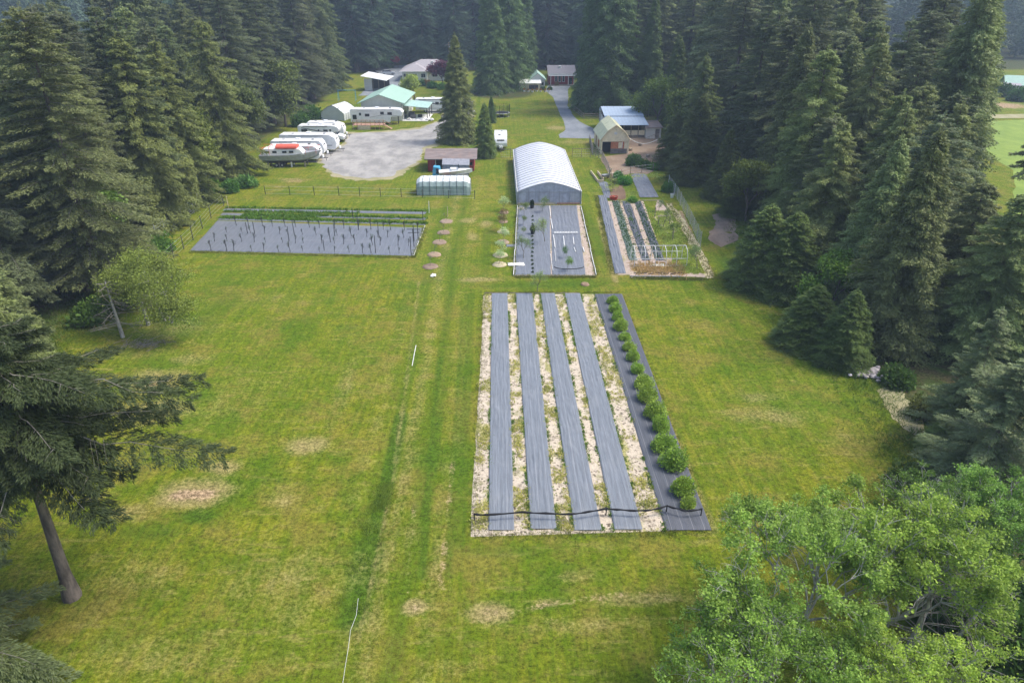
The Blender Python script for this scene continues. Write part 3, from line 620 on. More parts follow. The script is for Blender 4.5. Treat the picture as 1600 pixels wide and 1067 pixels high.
# ------------------------------------------------------------------ forest
CED = [conifer('c', 100+i, 24, 4.9+.5*(i % 2), .02, 250, 460, .31, 'cedar', prof=(.48, .66, .55, .8)[i], thin=.18) for i in range(4)]
FIR = [conifer('f', 200+i, 30, 5.6, .10, 240, 480, .33, 'fir', prof=(.40, .52, .62, .46)[i], skel=True, thin=.15) for i in range(4)]
TALL = [conifer('t', 300+i, 30, 5.0, .30, 180, 430, .34, 'fir', prof=.5, skel=True) for i in range(2)]
DEN = [conifer('n', 400+i, 24, (4.6, 5.2, 4.9)[i], .01, 520, 190, .34, 'cedar', prof=(.72, .58, .65)[i], thin=.19, even=True) for i in range(3)]
for ms in CED + FIR + TALL + DEN:
    ms[1].materials.append(M['bark'])
for ms in CED + DEN: ms[0].materials.append(M['cedar'])
for ms in FIR + TALL: ms[0].materials.append(M['fir']); ms[2].materials.append(M['twig'])
placed = []
def tree_at(kind, i, x, y, h, label, group=None, tn=None, name=None, wide=1.0, cat=None):
    ms = {'cedar': CED, 'fir': FIR, 'tall': TALL, 'dense': DEN}[kind][i % {'tall': 2, 'dense': 3}.get(kind, 4)]; H0 = 24 if kind in ('cedar', 'dense') else 30
    s = h/H0; t = thing(name or {'cedar': 'cedar_tree', 'fir': 'fir_tree', 'tall': 'fir_tree', 'dense': 'cedar_tree'}[kind], label, cat or ('cedar tree' if kind in ('cedar', 'dense') else 'fir tree'), (x, y, 0), rnd.uniform(0, 6.28), group)
    t.scale = (s**.5*wide*(1.0), s**.5*wide, s) if h < H0 else (s*wide, s*wide, s)
    c = link('crown', ms[0], None, t); c.color = tn or tint(); link('trunk', ms[1], None, t); placed.append((x, y))
    if len(ms) > 2: link('branches', ms[2], None, t)
    return t
def by_px(kind, i, px, py_base, py_top, label, **k):
    x, y = g(px, py_base); top = PY(px, py_top, y)[2]; return tree_at(kind, i, x, y, top, label, **k)
def by_top(kind, i, px, py_top, Y, label, **k):
    x, _, z = PY(px, py_top, Y); return tree_at(kind, i, x, Y, z, label, **k)

# trees that stand out
by_px('dense', 0, 716, 222, 52, 'lone tall olive cedar standing beside the red shed', wide=1.12, tn=(1.1, 1.05, .95, 1))
by_px('dense', 1, 758, 246, 160, 'small dense cedar left of the white travel trailer', wide=.72, tn=(.95, 1.1, .8, 1))
by_px('dense', 2, 767, 243, 196, 'smallest cedar, nearly touching the white travel trailer', wide=.55, tn=(.9, 1.1, .8, 1))
by_px('dense', 2, 768, 192, 150, 'small round evergreen just left of the trampoline', wide=.6, tn=(.7, .95, .8, 1))
by_px('dense', 3, 768, 146, -60, 'tall dark cedar at the left of the clump behind the trampoline', tn=(.75, .95, .85, 1), wide=1.0)
by_px('dense', 1, 795, 139, -70, 'tall dark cedar in the middle of the clump behind the trampoline', tn=(.72, .95, .85, 1), wide=1.05)
by_px('dense', 2, 818, 134, -50, 'tall dark cedar leaning over the green roofed shed', tn=(.72, .95, .85, 1), wide=.8)
by_px('dense', 0, 924, 172, -75, 'tall dark cedar right of the paved drive, nearest the drive', tn=(.62, .85, .75, 1), wide=.95)
by_px('dense', 1, 952, 176, -90, 'tall dark cedar directly behind the round metal tank', tn=(.62, .82, .7, 1), wide=1.15)
by_px('fir', 2, 985, 170, -60, 'broad dark fir rising behind the blue tin roof', tn=(.9, 1.0, .8, 1), wide=1.2)
by_px('dense', 3, 935, 160, -80, 'dark cedar squeezed between the two cedars by the drive', tn=(.6, .8, .7, 1), wide=1.0)
by_px('dense', 3, 1010, 178, -10, 'dark cedar behind the right end of the blue tin roof', tn=(.7, .85, .6, 1), wide=1.0)
by_px('dense', 2, 1048, 196, 50, 'dark cedar behind the bright green broadleaf tree', tn=(.7, .82, .6, 1), wide=.9)
by_px('dense', 0, 1082, 283, 148, 'big rounded olive cedar beside the chicken yard', wide=1.5, tn=(.72, .72, .55, 1))
by_px('dense', 1, 1050, 262, 176, 'smaller olive cedar leaning against the big rounded cedar', wide=1.2, tn=(.68, .70, .5, 1))
by_px('dense', 3, 1128, 310, 200, 'olive cedar just behind the leaf litter patch', wide=1.15, tn=(.7, .72, .5, 1))
by_px('dense', 2, 1152, 336, 262, 'low cedar at the right of the leaf litter patch', wide=1.3, tn=(.62, .68, .45, 1))
by_px('dense', 2, 1185, 445, 318, 'dense low cedar standing forward at the right of the lawn', wide=1.45, tn=(.8, .95, .55, 1))
by_px('dense', 1, 1225, 458, 330, 'dense cedar just behind the forward cedar at the right of the lawn', wide=1.3, tn=(.75, .9, .55, 1))
by_px('dense', 0, 1262, 535, 445, 'low bushy cedar at the corner of the right woods', wide=1.6, tn=(.7, .85, .5, 1))
by_px('dense', 3, 1312, 565, 452, 'bushy cedar nearest the pile of pale rocks', wide=1.2, tn=(.65, .8, .5, 1))
by_top('cedar', 0, 1296, 72, 78, 'pale green cone shaped cedar standing above the right woods', wide=1.25, tn=(1.15, 1.2, 1, 1))
by_top('cedar', 2, 1415, 140, 72, 'pale cedar in front of the gap that shows the neighbouring house', wide=1.15, tn=(1.15, 1.2, 1, 1))
by_top('cedar', 1, 1105, 84, 112, 'tall narrow cedar behind the big rounded cedar', wide=1.1, tn=(.95, 1, .85, 1))
by_top('fir', 2, 1568, 480, 36, 'pale grey green fir with long spreading limbs at the right edge', wide=.85, tn=(1.35, 1.4, 1.3, 1))
by_top('fir', 1, 1610, 560, 30, 'pale grey green fir cut by the right edge beside the leafy tree', wide=1.1, tn=(1.3, 1.35, 1.3, 1))
for px_, py_, hh_, lb in [(256, 347, 24, 'bare trunked fir at the corner of the left mesh fence'), (228, 336, 25, 'bare trunked fir just left of the mesh fence corner'), (132, 455, 20, 'bare trunked fir left of the leafy shrub tree'), (108, 446, 21, 'second bare trunked fir farther left of the leafy shrub tree')]:
    tree_at('tall', px_, *g(px_, py_), hh_, lb, tn=(1.0, 1.05, .9, 1))
by_top('dense', 2, 1478, 655, 35.5, 'small bright green cedar below the pale fir', wide=.9, tn=(1.2, 1.3, .9, 1))
by_top('fir', 0, 1600, 335, 60, 'dark fir at the right edge in front of the pasture', wide=1.0)
for px_, top_, Y_, lb in [(180, 52, 84, 'pointed olive cedar left of a pair on the left woods skyline'), (238, 55, 92, 'pointed olive cedar right of a pair on the left woods skyline'), (312, 28, 108, 'sharp pointed pale cedar in the left woods'), (28, 5, 62, 'shaggy fir in the upper left corner'), (100, 95, 70, 'shaggy fir in front of the upper left corner')]:
    by_top('cedar' if 'cedar' in lb else 'fir', int(px_) % 4, px_, top_, Y_, lb, wide=1.1, tn=(1.15, 1.1, .9, 1))

# the woods: one tree after another, spaced so crowns touch
def clear(x, y, dmin): return all((x-a)**2 + (y-b)**2 > dmin**2 for a, b in placed)
def visible(x, y, h):
    a = project(x, y, 0); b = project(x, y, h)
    return (-70 < a[0] < 1670 or -70 < b[0] < 1670) and (a[1] > -40) and (b[1] < 1100)
rf = random.Random(21)
def glen(x, y): return any(abs(project(x, y, z)[0] - cx) < rx and abs(project(x, y, z)[1] - cy_) < ry for cx, cy_, rx, ry in ((1565, 240, 75, 56), (1385, 150, 34, 30), (1585, 130, 40, 26)) for z in (0, 6, 12, 18))
LMK_L = [(45, 'behind the big foreground fir'), (64, 'behind the leafy shrub tree'), (95, 'beside the vine plot'), (128, 'beside the boat and trailers'), (170, 'beyond the arched tent'), (999, 'left of the hip roofed house')]
LMK_R = [(52, 'behind the pale rocks'), (74, 'right of the near bed'), (98, 'beyond the leaf litter patch'), (130, 'behind the big rounded cedar'), (180, 'beyond the blue tin roof'), (999, 'right of the red house')]
LMK_B = [(-60, 'behind the left woods'), (-30, 'left of the hip roofed house'), (-8, 'behind the hip roofed house'), (14, 'behind the green roofed shed'), (34, 'behind the red house'), (999, 'behind the right woods')]
seen = {}
def fill(side, y0, y1, dmin, tries, quota, depth, hr):
    n = 0
    for _ in range(tries):
        if n >= quota: break
        y = rf.uniform(y0, y1)
        if side == 'L': off = 2.5 + rf.random()**1.7*depth; x = float(edgeL(y)) - off
        elif side == 'R': off = 2.5 + rf.random()**1.3*depth; x = float(edgeR(y)) + off
        else: x = rf.uniform(-115, 90); off = y - 236
        h = rf.uniform(*hr)
        if side == 'B' and y < 256 and -46 < x < 30: continue
        if not visible(x, y, h) or not clear(x, y, dmin) or (side != 'L' and glen(x, y)): continue
        kd = rf.choice(['cedar', 'dense', 'cedar', 'fir', 'fir', 'tall'] if side != 'B' else ['fir', 'fir', 'cedar'])
        if kd == 'tall' and off < 8: kd = 'cedar'
        tn = tint(.24, .0 if side != 'B' else -.03)
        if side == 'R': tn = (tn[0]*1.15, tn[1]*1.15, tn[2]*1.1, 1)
        if side == 'B': tn = (tn[0]*.55, tn[1]*.72, tn[2]*.85, 1)  # far forest crowns tinted darker and bluer
        tone = ('pale', 'dark', 'olive')[0 if tn[1] > (1.25 if side == 'R' else 1.09) else 1 if tn[1] < (1.04 if side == 'R' else .91) else 2] if side != 'B' else 'dark bluish'
        m_ = (hr[0]+hr[1])/2; size = 'tall' if h > m_+1.6 else 'low' if h < m_-1.6 else 'mid height'
        mark = next(s for lim, s in {'L': LMK_L, 'R': LMK_R, 'B': LMK_B}[side] if (x if side == 'B' else y) < lim)
        row = 'front rank of' if off < 7 else 'second rank of' if off < 14 else 'deep in'
        lab = '%s %s %s, %s %s, %s' % (size, tone, {'cedar': 'cedar', 'dense': 'compact cedar', 'fir': 'fir', 'tall': 'bare trunked fir'}[kd], row, {'L': 'left woods', 'R': 'right woods', 'B': 'far forest'}[side], mark)
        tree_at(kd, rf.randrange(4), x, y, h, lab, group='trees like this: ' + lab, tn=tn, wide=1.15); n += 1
    print('fill', side, y0, n)
fill('L', 44, 75, 4.4, 2000, 26, 22, (14, 20)); fill('L', 75, 128, 5.0, 3000, 46, 34, (18, 25)); fill('L', 128, 236, 6.2, 3000, 46, 34, (24, 33))
fill('R', 46, 76, 4.2, 2000, 24, 19, (12, 18)); fill('R', 76, 130, 5.2, 3000, 40, 30, (20, 30)); fill('R', 130, 236, 6.6, 4000, 46, 50, (28, 37))
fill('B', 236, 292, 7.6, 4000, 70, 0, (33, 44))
# the far-off wood: one mass
def far_wood():
    rs = np.random.RandomState(5); Vs = []; Fs = []; Ts = []; off = 0; proto = []
    for k in range(3):
        c, _t = conifer('far', 900+k, 40, 6.2, .05, 70, 26, 1.6, 'fir', prof=.65)
        v = np.empty(len(c.vertices)*3, np.float32); c.vertices.foreach_get('co', v); proto.append(v.reshape(-1, 3)); bpy.data.meshes.remove(c); bpy.data.meshes.remove(_t)
    for i in range(560):
        y = 290 + 240*rs.rand()**1.3; x = rs.uniform(-.85, .85)*y*.95
        v = proto[i % 3]; a = rs.rand()*6.28; s = .85 + .35*rs.rand(); R_ = np.array([[math.cos(a), -math.sin(a), 0], [math.sin(a), math.cos(a), 0], [0, 0, 1]])
        Vs.append(v @ R_.T*s + np.array([x, y, 0])); m_ = len(v)//4; Fs.append(np.arange(m_*4).reshape(m_, 4) + off); off += m_*4; Ts.append(np.clip(rs.rand()*.5 + .5*rs.rand(m_)*.8, 0, 1))
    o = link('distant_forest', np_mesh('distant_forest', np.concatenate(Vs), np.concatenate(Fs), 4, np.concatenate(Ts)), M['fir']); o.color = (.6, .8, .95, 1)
    setting(o, 'stuff')
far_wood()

# ------------------------------------------------------------------ near trees
# big fir at the left with long hanging limbs
bx, by = g(113, 932)
fm = conifer('fir', 41, 15.5, 5.6, .47, 100, 1800, .25, 'fir', trunk_r=.30, lean=(.04, .02), skel=True, prof=.36, thin=.10,
             extra=[(9.4, .02, 8.6), (7.8, .10, 4.2), (12.3, .12, 7.4), (11.0, .55, 7.6), (10.2, .35, 6.2), (13.0, -.25, 5.4), (9.0, .95, 6.4), (11.6, 1.3, 6.0)])
make_tree('fir_tree', 'big foreground fir with a thick bare trunk and long hanging limbs', 'fir tree', fm, (M['fir'], M['bark']), (bx, by, 0), 0, tint=(.38, .44, .32, 1))
fm2 = conifer('fir', 43, 13, 4.0, .04, 120, 1000, .24, 'fir', trunk_r=.25, skel=True, prof=.6, thin=.10)
make_tree('fir_tree', 'dark fir cut by the left edge in front of the big fir', 'fir tree', fm2, (M['fir'], M['bark']), (-23.9, 20.3, 0), 1.0, tint=(.9, .95, .8, 1))
cm = conifer('ced', 45, 15, 4.6, .03, 170, 560, .28, 'cedar', skel=True, thin=.13)
for k, (x, y, s, lb) in enumerate([(-31.5, 33.5, 1.0, 'dark cedar behind the big foreground fir'), (-34.5, 41.0, 1.15, 'olive cedar behind the dark cedar at the left edge'), (-36.0, 28.0, 1.2, 'dark cedar at the left edge beside the big foreground fir'), (-30.0, 26.8, .62, 'low young cedar behind the big fir trunk')]):
    make_tree('cedar_tree', lb, 'cedar tree', cm, (M['cedar'], M['bark']), (x, y, 0), k*1.7, tint=[(.62, .68, .5, 1), (1.05, 1.05, .9, 1), (.95, 1.0, .85, 1), (.6, .65, .45, 1)][k], scale=s); placed.append((x, y))
# snag beside the shrubby tree, and the broad shrub itself
def snag(label, px, py, h, lean, seed):
    rs = np.random.RandomState(seed); x, y = g(px, py); t = thing('dead_tree', label, 'dead tree', (x, y, 0)); mb = MB(); top = np.array([lean[0]*h, lean[1]*h, h])
    for i in range(8): a, b = i/8, (i+1)/8; mb.tube(top*a, top*b, .15*(1-a)+.03, .15*(1-b)+.03, 7, i == 7)
    mb.build('trunk', M['greybark'], t, smooth=True); br = MB()
    for i in range(34):
        f = .15+.83*rs.rand(); a = rs.rand()*6.28; ln = (1.1-f)*2.2+.4; p = top*f; q = p + np.array([math.cos(a)*ln, math.sin(a)*ln, ln*rs.uniform(-.3, .3)]); br.tube(p, q, .035, .012, 4)
        for j in range(3):
            m_ = p + (q-p)*rs.uniform(.3, .9); br.tube(m_, m_ + rs.normal(size=3)*.35*ln, .014, .006, 3)
    br.build('branch', M['twig'], t)
snag('thin grey dead trunk standing left of the leafy shrub tree', 192, 527, 5.2, (-.02, .0), 1)
snag('bare grey twiggy dead tree in front of the leafy shrub tree', 232, 508, 5.2, (-.03, 0), 2)
snag('pale dead branching trunk among the leafy trees at the bottom right', 1420, 1015, 5.6, (.02, 0), 5)
snag('crooked pale dead limb leaning out right of the pale dead trunk', 1470, 1030, 4.6, (.35, .1), 6)
dm = decid('d', 11, 6.0, 4.8, 42000, .12, 5, 3, .13, .55, .12, .3, .2, .5)
make_tree('leafy_tree', 'broad low leafy tree at the left edge of the field', 'tree', dm, (M['shrub'], M['greybark']), (*g(262, 503), 0), .4, tint=(1.7, 1.25, 1.0, 1), scale=(1.12))
# alders of the lower right corner
AL = [decid('a', 21, 9.5, 5.6, 36000, .125, 6, 3, .12, .5, .30, 1.38, .26, .17), decid('a', 23, 9.0, 4.9, 33000, .125, 6, 3, .12, .5, .30, 1.35, .24, .17), decid('a', 25, 8.0, 5.0, 30000, .12, 6, 3, .11, .55, .28, 1.38, .25, .17)]
for k, (x, y, i, s, lb, tn) in enumerate([(12.2, 20.6, 0, .90, 'airy pale green leafy tree nearest the camera at the bottom right', (1.0, 1.0, .95, 1)),
        (17.4, 21.8, 1, .92, 'pale green leafy tree with forked grey trunks at the bottom right', (1.1, 1.03, .85, 1)),
        (9.6, 16.8, 2, .80, 'airy leafy tree cut by the bottom edge, left of the grey trunk', (.95, 1.0, .9, 1)),
        (20.6, 24.2, 0, .66, 'dark leafy tree half hidden behind the forked grey trunks', (.55, .62, .55, 1)),
        (15.6, 16.4, 2, .74, 'bright leafy tree at the bottom edge below the forked grey trunks', (1.25, 1.15, .9, 1)),
        (24.6, 25.8, 1, .70, 'pale leafy tree leaning over the right edge thicket', (.9, 1.0, 1.0, 1))]):
    make_tree('alder_tree', lb, 'leafy tree', AL[i], (M['alder'], M['greybark']), (x, y, 0), k*1.3, tint=tn, scale=s)
# broadleaf trees round the yards
BR = decid('b', 31, 10, 4.0, 16000, .34, 5, 1, .22, .5, .3, .1, .2, .6)
make_tree('broadleaf_tree', 'bright yellow green broadleaf tree beside the blue tin roof', 'broadleaf tree', BR, (M['shrub'], M['bark']), (*g(1025, 205), 0), 0, tint=(1.3, 1.1, .8, 1), scale=1.0)
LM = decid('l', 33, 6.0, 3.3, 9000, .32, 4, 1, .2, .5, .3, .05, .24, .5)
make_tree('lime_green_tree', 'round lime green tree on the lawn before the hip roofed house', 'tree', LM, (M['lime'], M['bark']), (*g(648, 157), 0), 0)
PM = decid('p', 35, 6.5, 3.6, 9000, .4, 4, 1, .2, .5, .25, .0, .22, .6)
make_tree('purple_leaved_tree', 'purple leaved maple beside the hip roofed house', 'maple tree', PM, (M['purple'], M['bark']), (*g(692, 136), 0), 0, tint=(1.2, 1.3, 1.4, 1))
make_tree('purple_leaved_tree', 'small red maple at the far end of the neighbours drive', 'maple tree', PM, (M['purple'], M['bark']), (*g(622, 106), 0), 2, tint=(2.6, 1.0, .9, 1), scale=.6)

for k, (x, y, s, lb, tn) in enumerate([(-44.5, 98, 1.1, 'yellow green broadleaf tree in the left woods beside the fence corner', (1.15, .85, .6, 1)), (-45.5, 122, 1.2, 'green broadleaf tree against the left woods behind the boat', (.95, .72, .7, 1)), (-45, 150, 1.3, 'pale green broadleaf tree against the left woods behind the motorhome', (1.15, .85, .9, 1)),
        (31.5, 84, .75, 'bright green broadleaf tree beyond the leaf litter patch', (1.05, .80, .6, 1)), (33, 122, 1.1, 'broadleaf tree behind the chicken yard', (.9, .75, .6, 1)), (-40.5, 66, .9, 'pale leafy tree behind the left mesh fence', (1.4, 1.3, 1.1, 1)), (29.5, 55, .6, 'small leafy tree among the right cedars', (1.2, 1.2, .7, 1))]):
    make_tree('broadleaf_tree', lb, 'broadleaf tree', BR, (M['shrub'], M['bark']), (x, y, 0), k*1.1, tint=tn, scale=s)

# ------------------------------------------------------------------ shrubs
BU = [bush_mesh(50+i, .62, .85, 3200, .085, 10) for i in range(4)]
BIG = [bush_mesh(60+i, 1.5, 1.7, 2600, .26, 14) for i in range(3)]
ords = ['farthest', 'second', 'third', 'fourth', 'fifth', 'sixth', 'seventh', 'eighth', 'ninth', 'tenth', 'eleventh', 'twelfth', 'thirteenth', 'fourteenth', 'fifteenth', 'last and nearest']
bz = [(590, 103, 20), (597, 132, 23), (608, 165, 23), (620, 200, 26), (633, 240, 24), (653, 279, 24), (668, 318, 27), (684, 367, 28), (710, 415, 34), (723, 470, 36), (750, 530, 42), (772, 588, 34), (790, 655, 44), (820, 722, 47), (862, 822, 44), (880, 886, 30)]
for k, (zx, zy, r) in enumerate(bz):
    px, py = 720 + zx/2.482, 430 + zy/2.482 + r/2.482*.45; x, y = g(px, py); Rw = (r/2.482)*abs(g(px+1, py)[0]-x)/.62*1.17
    make_bush('berry_bush', 'round green bush on the dark fabric strip, %s' % ('the farthest of the row' if k == 0 else ords[k] + (' of the row' if k == 15 else ' from the far end of the row')), 'bush', BU[k % 4], M['berry'], (x, y, .09), k*1.1, 'berry bushes in a row on dark fabric', tuple(c*1.25 for c in tint(.1)[:3]) + (1,), (Rw*rnd.uniform(.88, 1.12), Rw*rnd.uniform(.88, 1.12), Rw*rnd.uniform(.75, 1.1)))
for k, (px, py, s, lb, tn) in enumerate([(1480, 985, 1.3, 'dark tangled shrub at the lower right under the leafy trees', (.5, .6, .5, 1)), (1540, 930, 1.4, 'dark shrub by the right edge beneath the leafy trees', (.5, .6, .5, 1)), (1580, 1040, 1.5, 'dark shrub in the bottom right corner', (.6, .7, .5, 1)),
        (1450, 900, 1.1, 'dark green shrub behind the forked grey trunks', (.6, .7, .5, 1)), (1500, 850, 1.2, 'green shrub at the edge of the right thicket', (.7, .8, .6, 1)), (1560, 800, 1.2, 'grey green shrub under the pale fir', (.8, .9, .9, 1)),
        (1420, 760, .9, 'brownish shrub between lawn and right woods', (.8, .7, .7, 1)), (1400, 600, .9, 'low shrub just behind the pale rocks', (.7, .75, .6, 1)), (1440, 650, .8, 'brown twiggy shrub right of the pale rocks', (1.1, .75, .8, 1)),
        (975, 288, .75, 'bright leafy rhubarb clump behind the vegetable plot', (.9, 1.5, .9, 1)), (966, 277, .6, 'green leafy clump beside the wooden stool', (.8, 1.3, .8, 1)), (990, 258, 1.0, 'grey green bush on the edge of the chicken yard', (.7, .85, .8, 1)), (1008, 262, .8, 'darker bush right of the grey green bush by the chicken yard', (.6, .8, .5, 1)),
        (1020, 265, .7, 'bright green low bush at the foot of the olive cedar', (.9, 1.3, .6, 1)), (1045, 300, .8, 'dark leafy bush beside the white bucket', (.5, .8, .5, 1)), (988, 316, .5, 'small bright green clump behind the fabric rows', (1.3, 1.6, .8, 1)),
        (1222, 466, .7, 'low dark shrub in front of the dense forward cedar', (.5, .6, .4, 1)), (190, 480, 1.2, 'brown green shrub left of the leafy shrub tree', (.9, .8, .5, 1)), (150, 500, 1.2, 'olive shrub at the edge of the left woods', (.8, .85, .5, 1)),
        (385, 292, 1.1, 'pale green bramble mound at the corner of the neighbours yard', (1.0, 1.2, 1.1, 1)), (360, 300, 1.0, 'green bramble mound at the left end of the neighbours yard', (.8, 1.05, .8, 1)), (325, 300, 1.2, 'yellow green shrub against the left woods', (1.0, 1.1, .5, 1)),
        (488, 186, 1.8, 'green shrubbery behind the motorhome', (.8, .95, .7, 1)), (470, 197, 1.6, 'dark shrubbery behind the row of trailers', (.7, .85, .65, 1)), (657, 134, 1.0, 'round green hedge before the hip roofed house', (.7, 1.0, .7, 1)), (676, 138, 1.2, 'dark green round hedge below the purple maple', (.5, .8, .7, 1)), (690, 140, 1.0, 'pale green hedge beside the lone tall cedar', (1.1, 1.3, .8, 1)), (668, 133, .9, 'reddish shrub before the hip roofed house', (2.2, .7, .6, 1)),
        (859, 141, .6, 'dark shrub beside the green roofed shed', (.5, .7, .6, 1)), (870, 134, .55, 'orange flowering shrub before the red house', (2.4, .8, .5, 1)), (848, 141, .55, 'dark shrub with flowers before the white topped shed', (.6, .7, .7, 1)), (836, 140, .45, 'low plants along the shed wall', (.7, .8, .8, 1)), (880, 131, .5, 'small shrub by the red house steps', (1.2, .8, .6, 1)),
        (1560, 150, 2.2, 'dark round bush before the green roofed far house', (.5, .65, .6, 1)), (1590, 158, 2.0, 'dark bush on the edge of the far pasture', (.5, .7, .6, 1)), (1520, 330, 1.2, 'twiggy pale bush at the near end of the pasture', (1.2, 1.1, .9, 1)), (1450, 345, 1.2, 'pale twiggy bush deep in the right woods', (1.2, 1.0, .9, 1)),
        (1128, 300, .9, 'brown red shrub beneath the right cedars', (1.0, .7, .5, 1)), (285, 330, 1.1, 'bright green shrub beside the left woods fence', (1.0, 1.2, .7, 1)), (250, 395, 1.2, 'pale green shrub behind the leafy shrub tree', (1.1, 1.2, .9, 1)), (215, 430, 1.2, 'green shrub against the left fence', (.9, 1.1, .7, 1))]):
    make_bush('shrub', lb, 'shrub', BIG[k % 3], M['shrub'], (*g(px, py), 0), k*.9, None, tn, s)

# weeds, tall grass and short lawn tufts: nobody could count them
def blades(name, pts, h, m, seed, nb=5, wd=.012, spread=.06, lean=.5, col=None):
    rs = np.random.RandomState(seed); pts = np.repeat(np.array(pts, float), nb, 0); n = len(pts)
    hh = np.repeat(np.broadcast_to(h, (n//nb,)), nb)*(.5+.8*rs.rand(n)); p = pts + np.concatenate([rs.normal(size=(n, 2))*spread, np.zeros((n, 1))], 1)
    d = unit(np.concatenate([rs.normal(size=(n, 2))*lean, np.ones((n, 1))], 1)); V, F = kites(p, d, hh, np.full(n, wd) + hh*.03, rs)
    o = link(name, np_mesh(name, V, F, 4, rs.rand(n)), m)
    if col: o.color = col
    return setting(o, 'stuff')
rs = np.random.RandomState(77)
def in_band(n, pts, wid):
    out = []; q = [g(*p) for p in pts]; ls = [math.hypot(b[0]-a[0], b[1]-a[1]) for a, b in zip(q[:-1], q[1:])]; tot = sum(ls)
    for (a, b), l_ in zip(zip(q[:-1], q[1:]), ls):
        k = int(n*l_/tot); t_ = rs.rand(k); w_ = rs.normal(size=k)*wid*.5; nx_, ny_ = -(b[1]-a[1])/l_, (b[0]-a[0])/l_
        out.append(np.stack([a[0]+(b[0]-a[0])*t_+nx_*w_, a[1]+(b[1]-a[1])*t_+ny_*w_, np.zeros(k)], 1))
    return np.concatenate(out)
pts = np.concatenate([in_band(1500, [(606, 745), (588, 810)], .55), in_band(2600, [(590, 800), (552, 955)], 1.25)]); pts = pts[fbm(pts[:, 0]*1.6, pts[:, 1]*1.2, 12, 3) > .56]; pts[:, 2] = -.02
blades('tall_grass', pts, .10, M['grassb'], 1, 5, .010, .10, .9, (1.5, 1.3, 1, 1))
# clumps of weeds between the strips of the near bed
cl = []
for a, b, c, d in ((738, 763, 755, 768), (804, 829, 793, 806), (870, 897, 832, 844), (941, 960, 867, 882), (1005, 1040, 907, 928)):
    n = 900; v = rs.rand(n)**.8; u = rs.rand(n); py = yt + (yb-yt)*v**1.0; l_ = [g(c, yt), g(d, yt), g(a, yb), g(b, yb)]
    x = (l_[0][0]+(l_[1][0]-l_[0][0])*u)*(1-v) + (l_[2][0]+(l_[3][0]-l_[2][0])*u)*v; y = l_[0][1]*(1-v) + l_[2][1]*v
    dens = fbm(x*.9, y*.45, 31, 3) + .12*(y < 31) + .05*(a == 870); k = dens > .55; cl.append(np.stack([x[k], y[k], np.full(k.sum(), .05)], 1))
pts = np.concatenate(cl); blades('weeds', pts, .13 + .08*rs.rand(len(pts)), M['weed'], 2, 9, .022, .08, .9, (1.5, 1.5, 1.3, 1))
pts = np.concatenate([in_band(500, [(740, 835), (1112, 832)], .5), in_band(600, [(740, 835), (757, 460)], .35), in_band(500, [(1112, 828), (970, 460)], .3), in_band(260, [(757, 457), (968, 457)], .3)])
blades('grass_edge', pts, .10, M['tuft'], 3, 8, .012, .08, .6)
cl = []
for a, c in ((765, 768.5), (804, 794), (829, 805), (871, 832.5), (897, 844), (941, 867.5), (960, 882), (1005, 907), (1039, 927.5)):
    n = 420; v = rs.rand(n); (xa, ya), (xb, yb2) = g(c, yt), g(a, yb); x = xa*(1-v)+xb*v + rs.normal(size=n)*.05; y = ya*(1-v)+yb2*v; k = fbm(x*3+a, y*.6, 41, 3) > .53; cl.append(np.stack([x[k], y[k], np.full(k.sum(), .05)], 1))
pts = np.concatenate(cl); blades('weeds', pts, .12, M['grassb'], 22, 9, .03, .07, .9, (1.2, 1.2, 1.2, 1))
# fringe of rough grass and dry stalks round the other plots and along the woods
pts = np.concatenate([in_band(500, [(802, 433), (932, 433)], .4), in_band(350, [(802, 430), (808, 322)], .25), in_band(350, [(932, 430), (908, 322)], .3), in_band(700, [(958, 430), (932, 306)], .35), in_band(900, [(296, 394), (646, 403), (664, 356)], .35), in_band(600, [(1115, 436), (1044, 318)], .6), in_band(500, [(985, 435), (1104, 437)], .4)])
blades('grass_edge', pts, .16, M['tuft'], 4, 6, .02, .12, .6)
pts = np.concatenate([in_band(1500, [(1030, 330), (1055, 380), (1075, 428)], 1.6), in_band(420, [(982, 318), (990, 300)], .6), in_band(600, [(938, 300), (985, 276), (1030, 275)], 1.2)])
blades('weeds', pts, .22, M['weed'], 5, 7, .03, .15, .7, (1.3, 1.6, 1.0, 1))
pts = np.concatenate([in_band(260, [(350, 331), (560, 334)], .3), in_band(700, [(345, 341), (668, 350)], .35), in_band(300, [(352, 325), (668, 331)], .2), in_band(420, [(380, 337), (500, 339)], .7), in_band(260, [(500, 338), (668, 342)], .2)])
blades('berry_canes', pts, .34, M['shrub'], 6, 6, .03, .15, .5, (1.0, 1.15, .6, 1))
pts = []
for i in range(9000):
    y = rs.uniform(20, 120); x = (edgeL(y) if rs.rand() < .5 else edgeR(y)) + rs.normal()*1.5; pts.append((x, y, 0))
blades('undergrowth', pts, .30, M['shrub'], 7, 9, .008, .22, .8, (.8, .8, .5, 1))
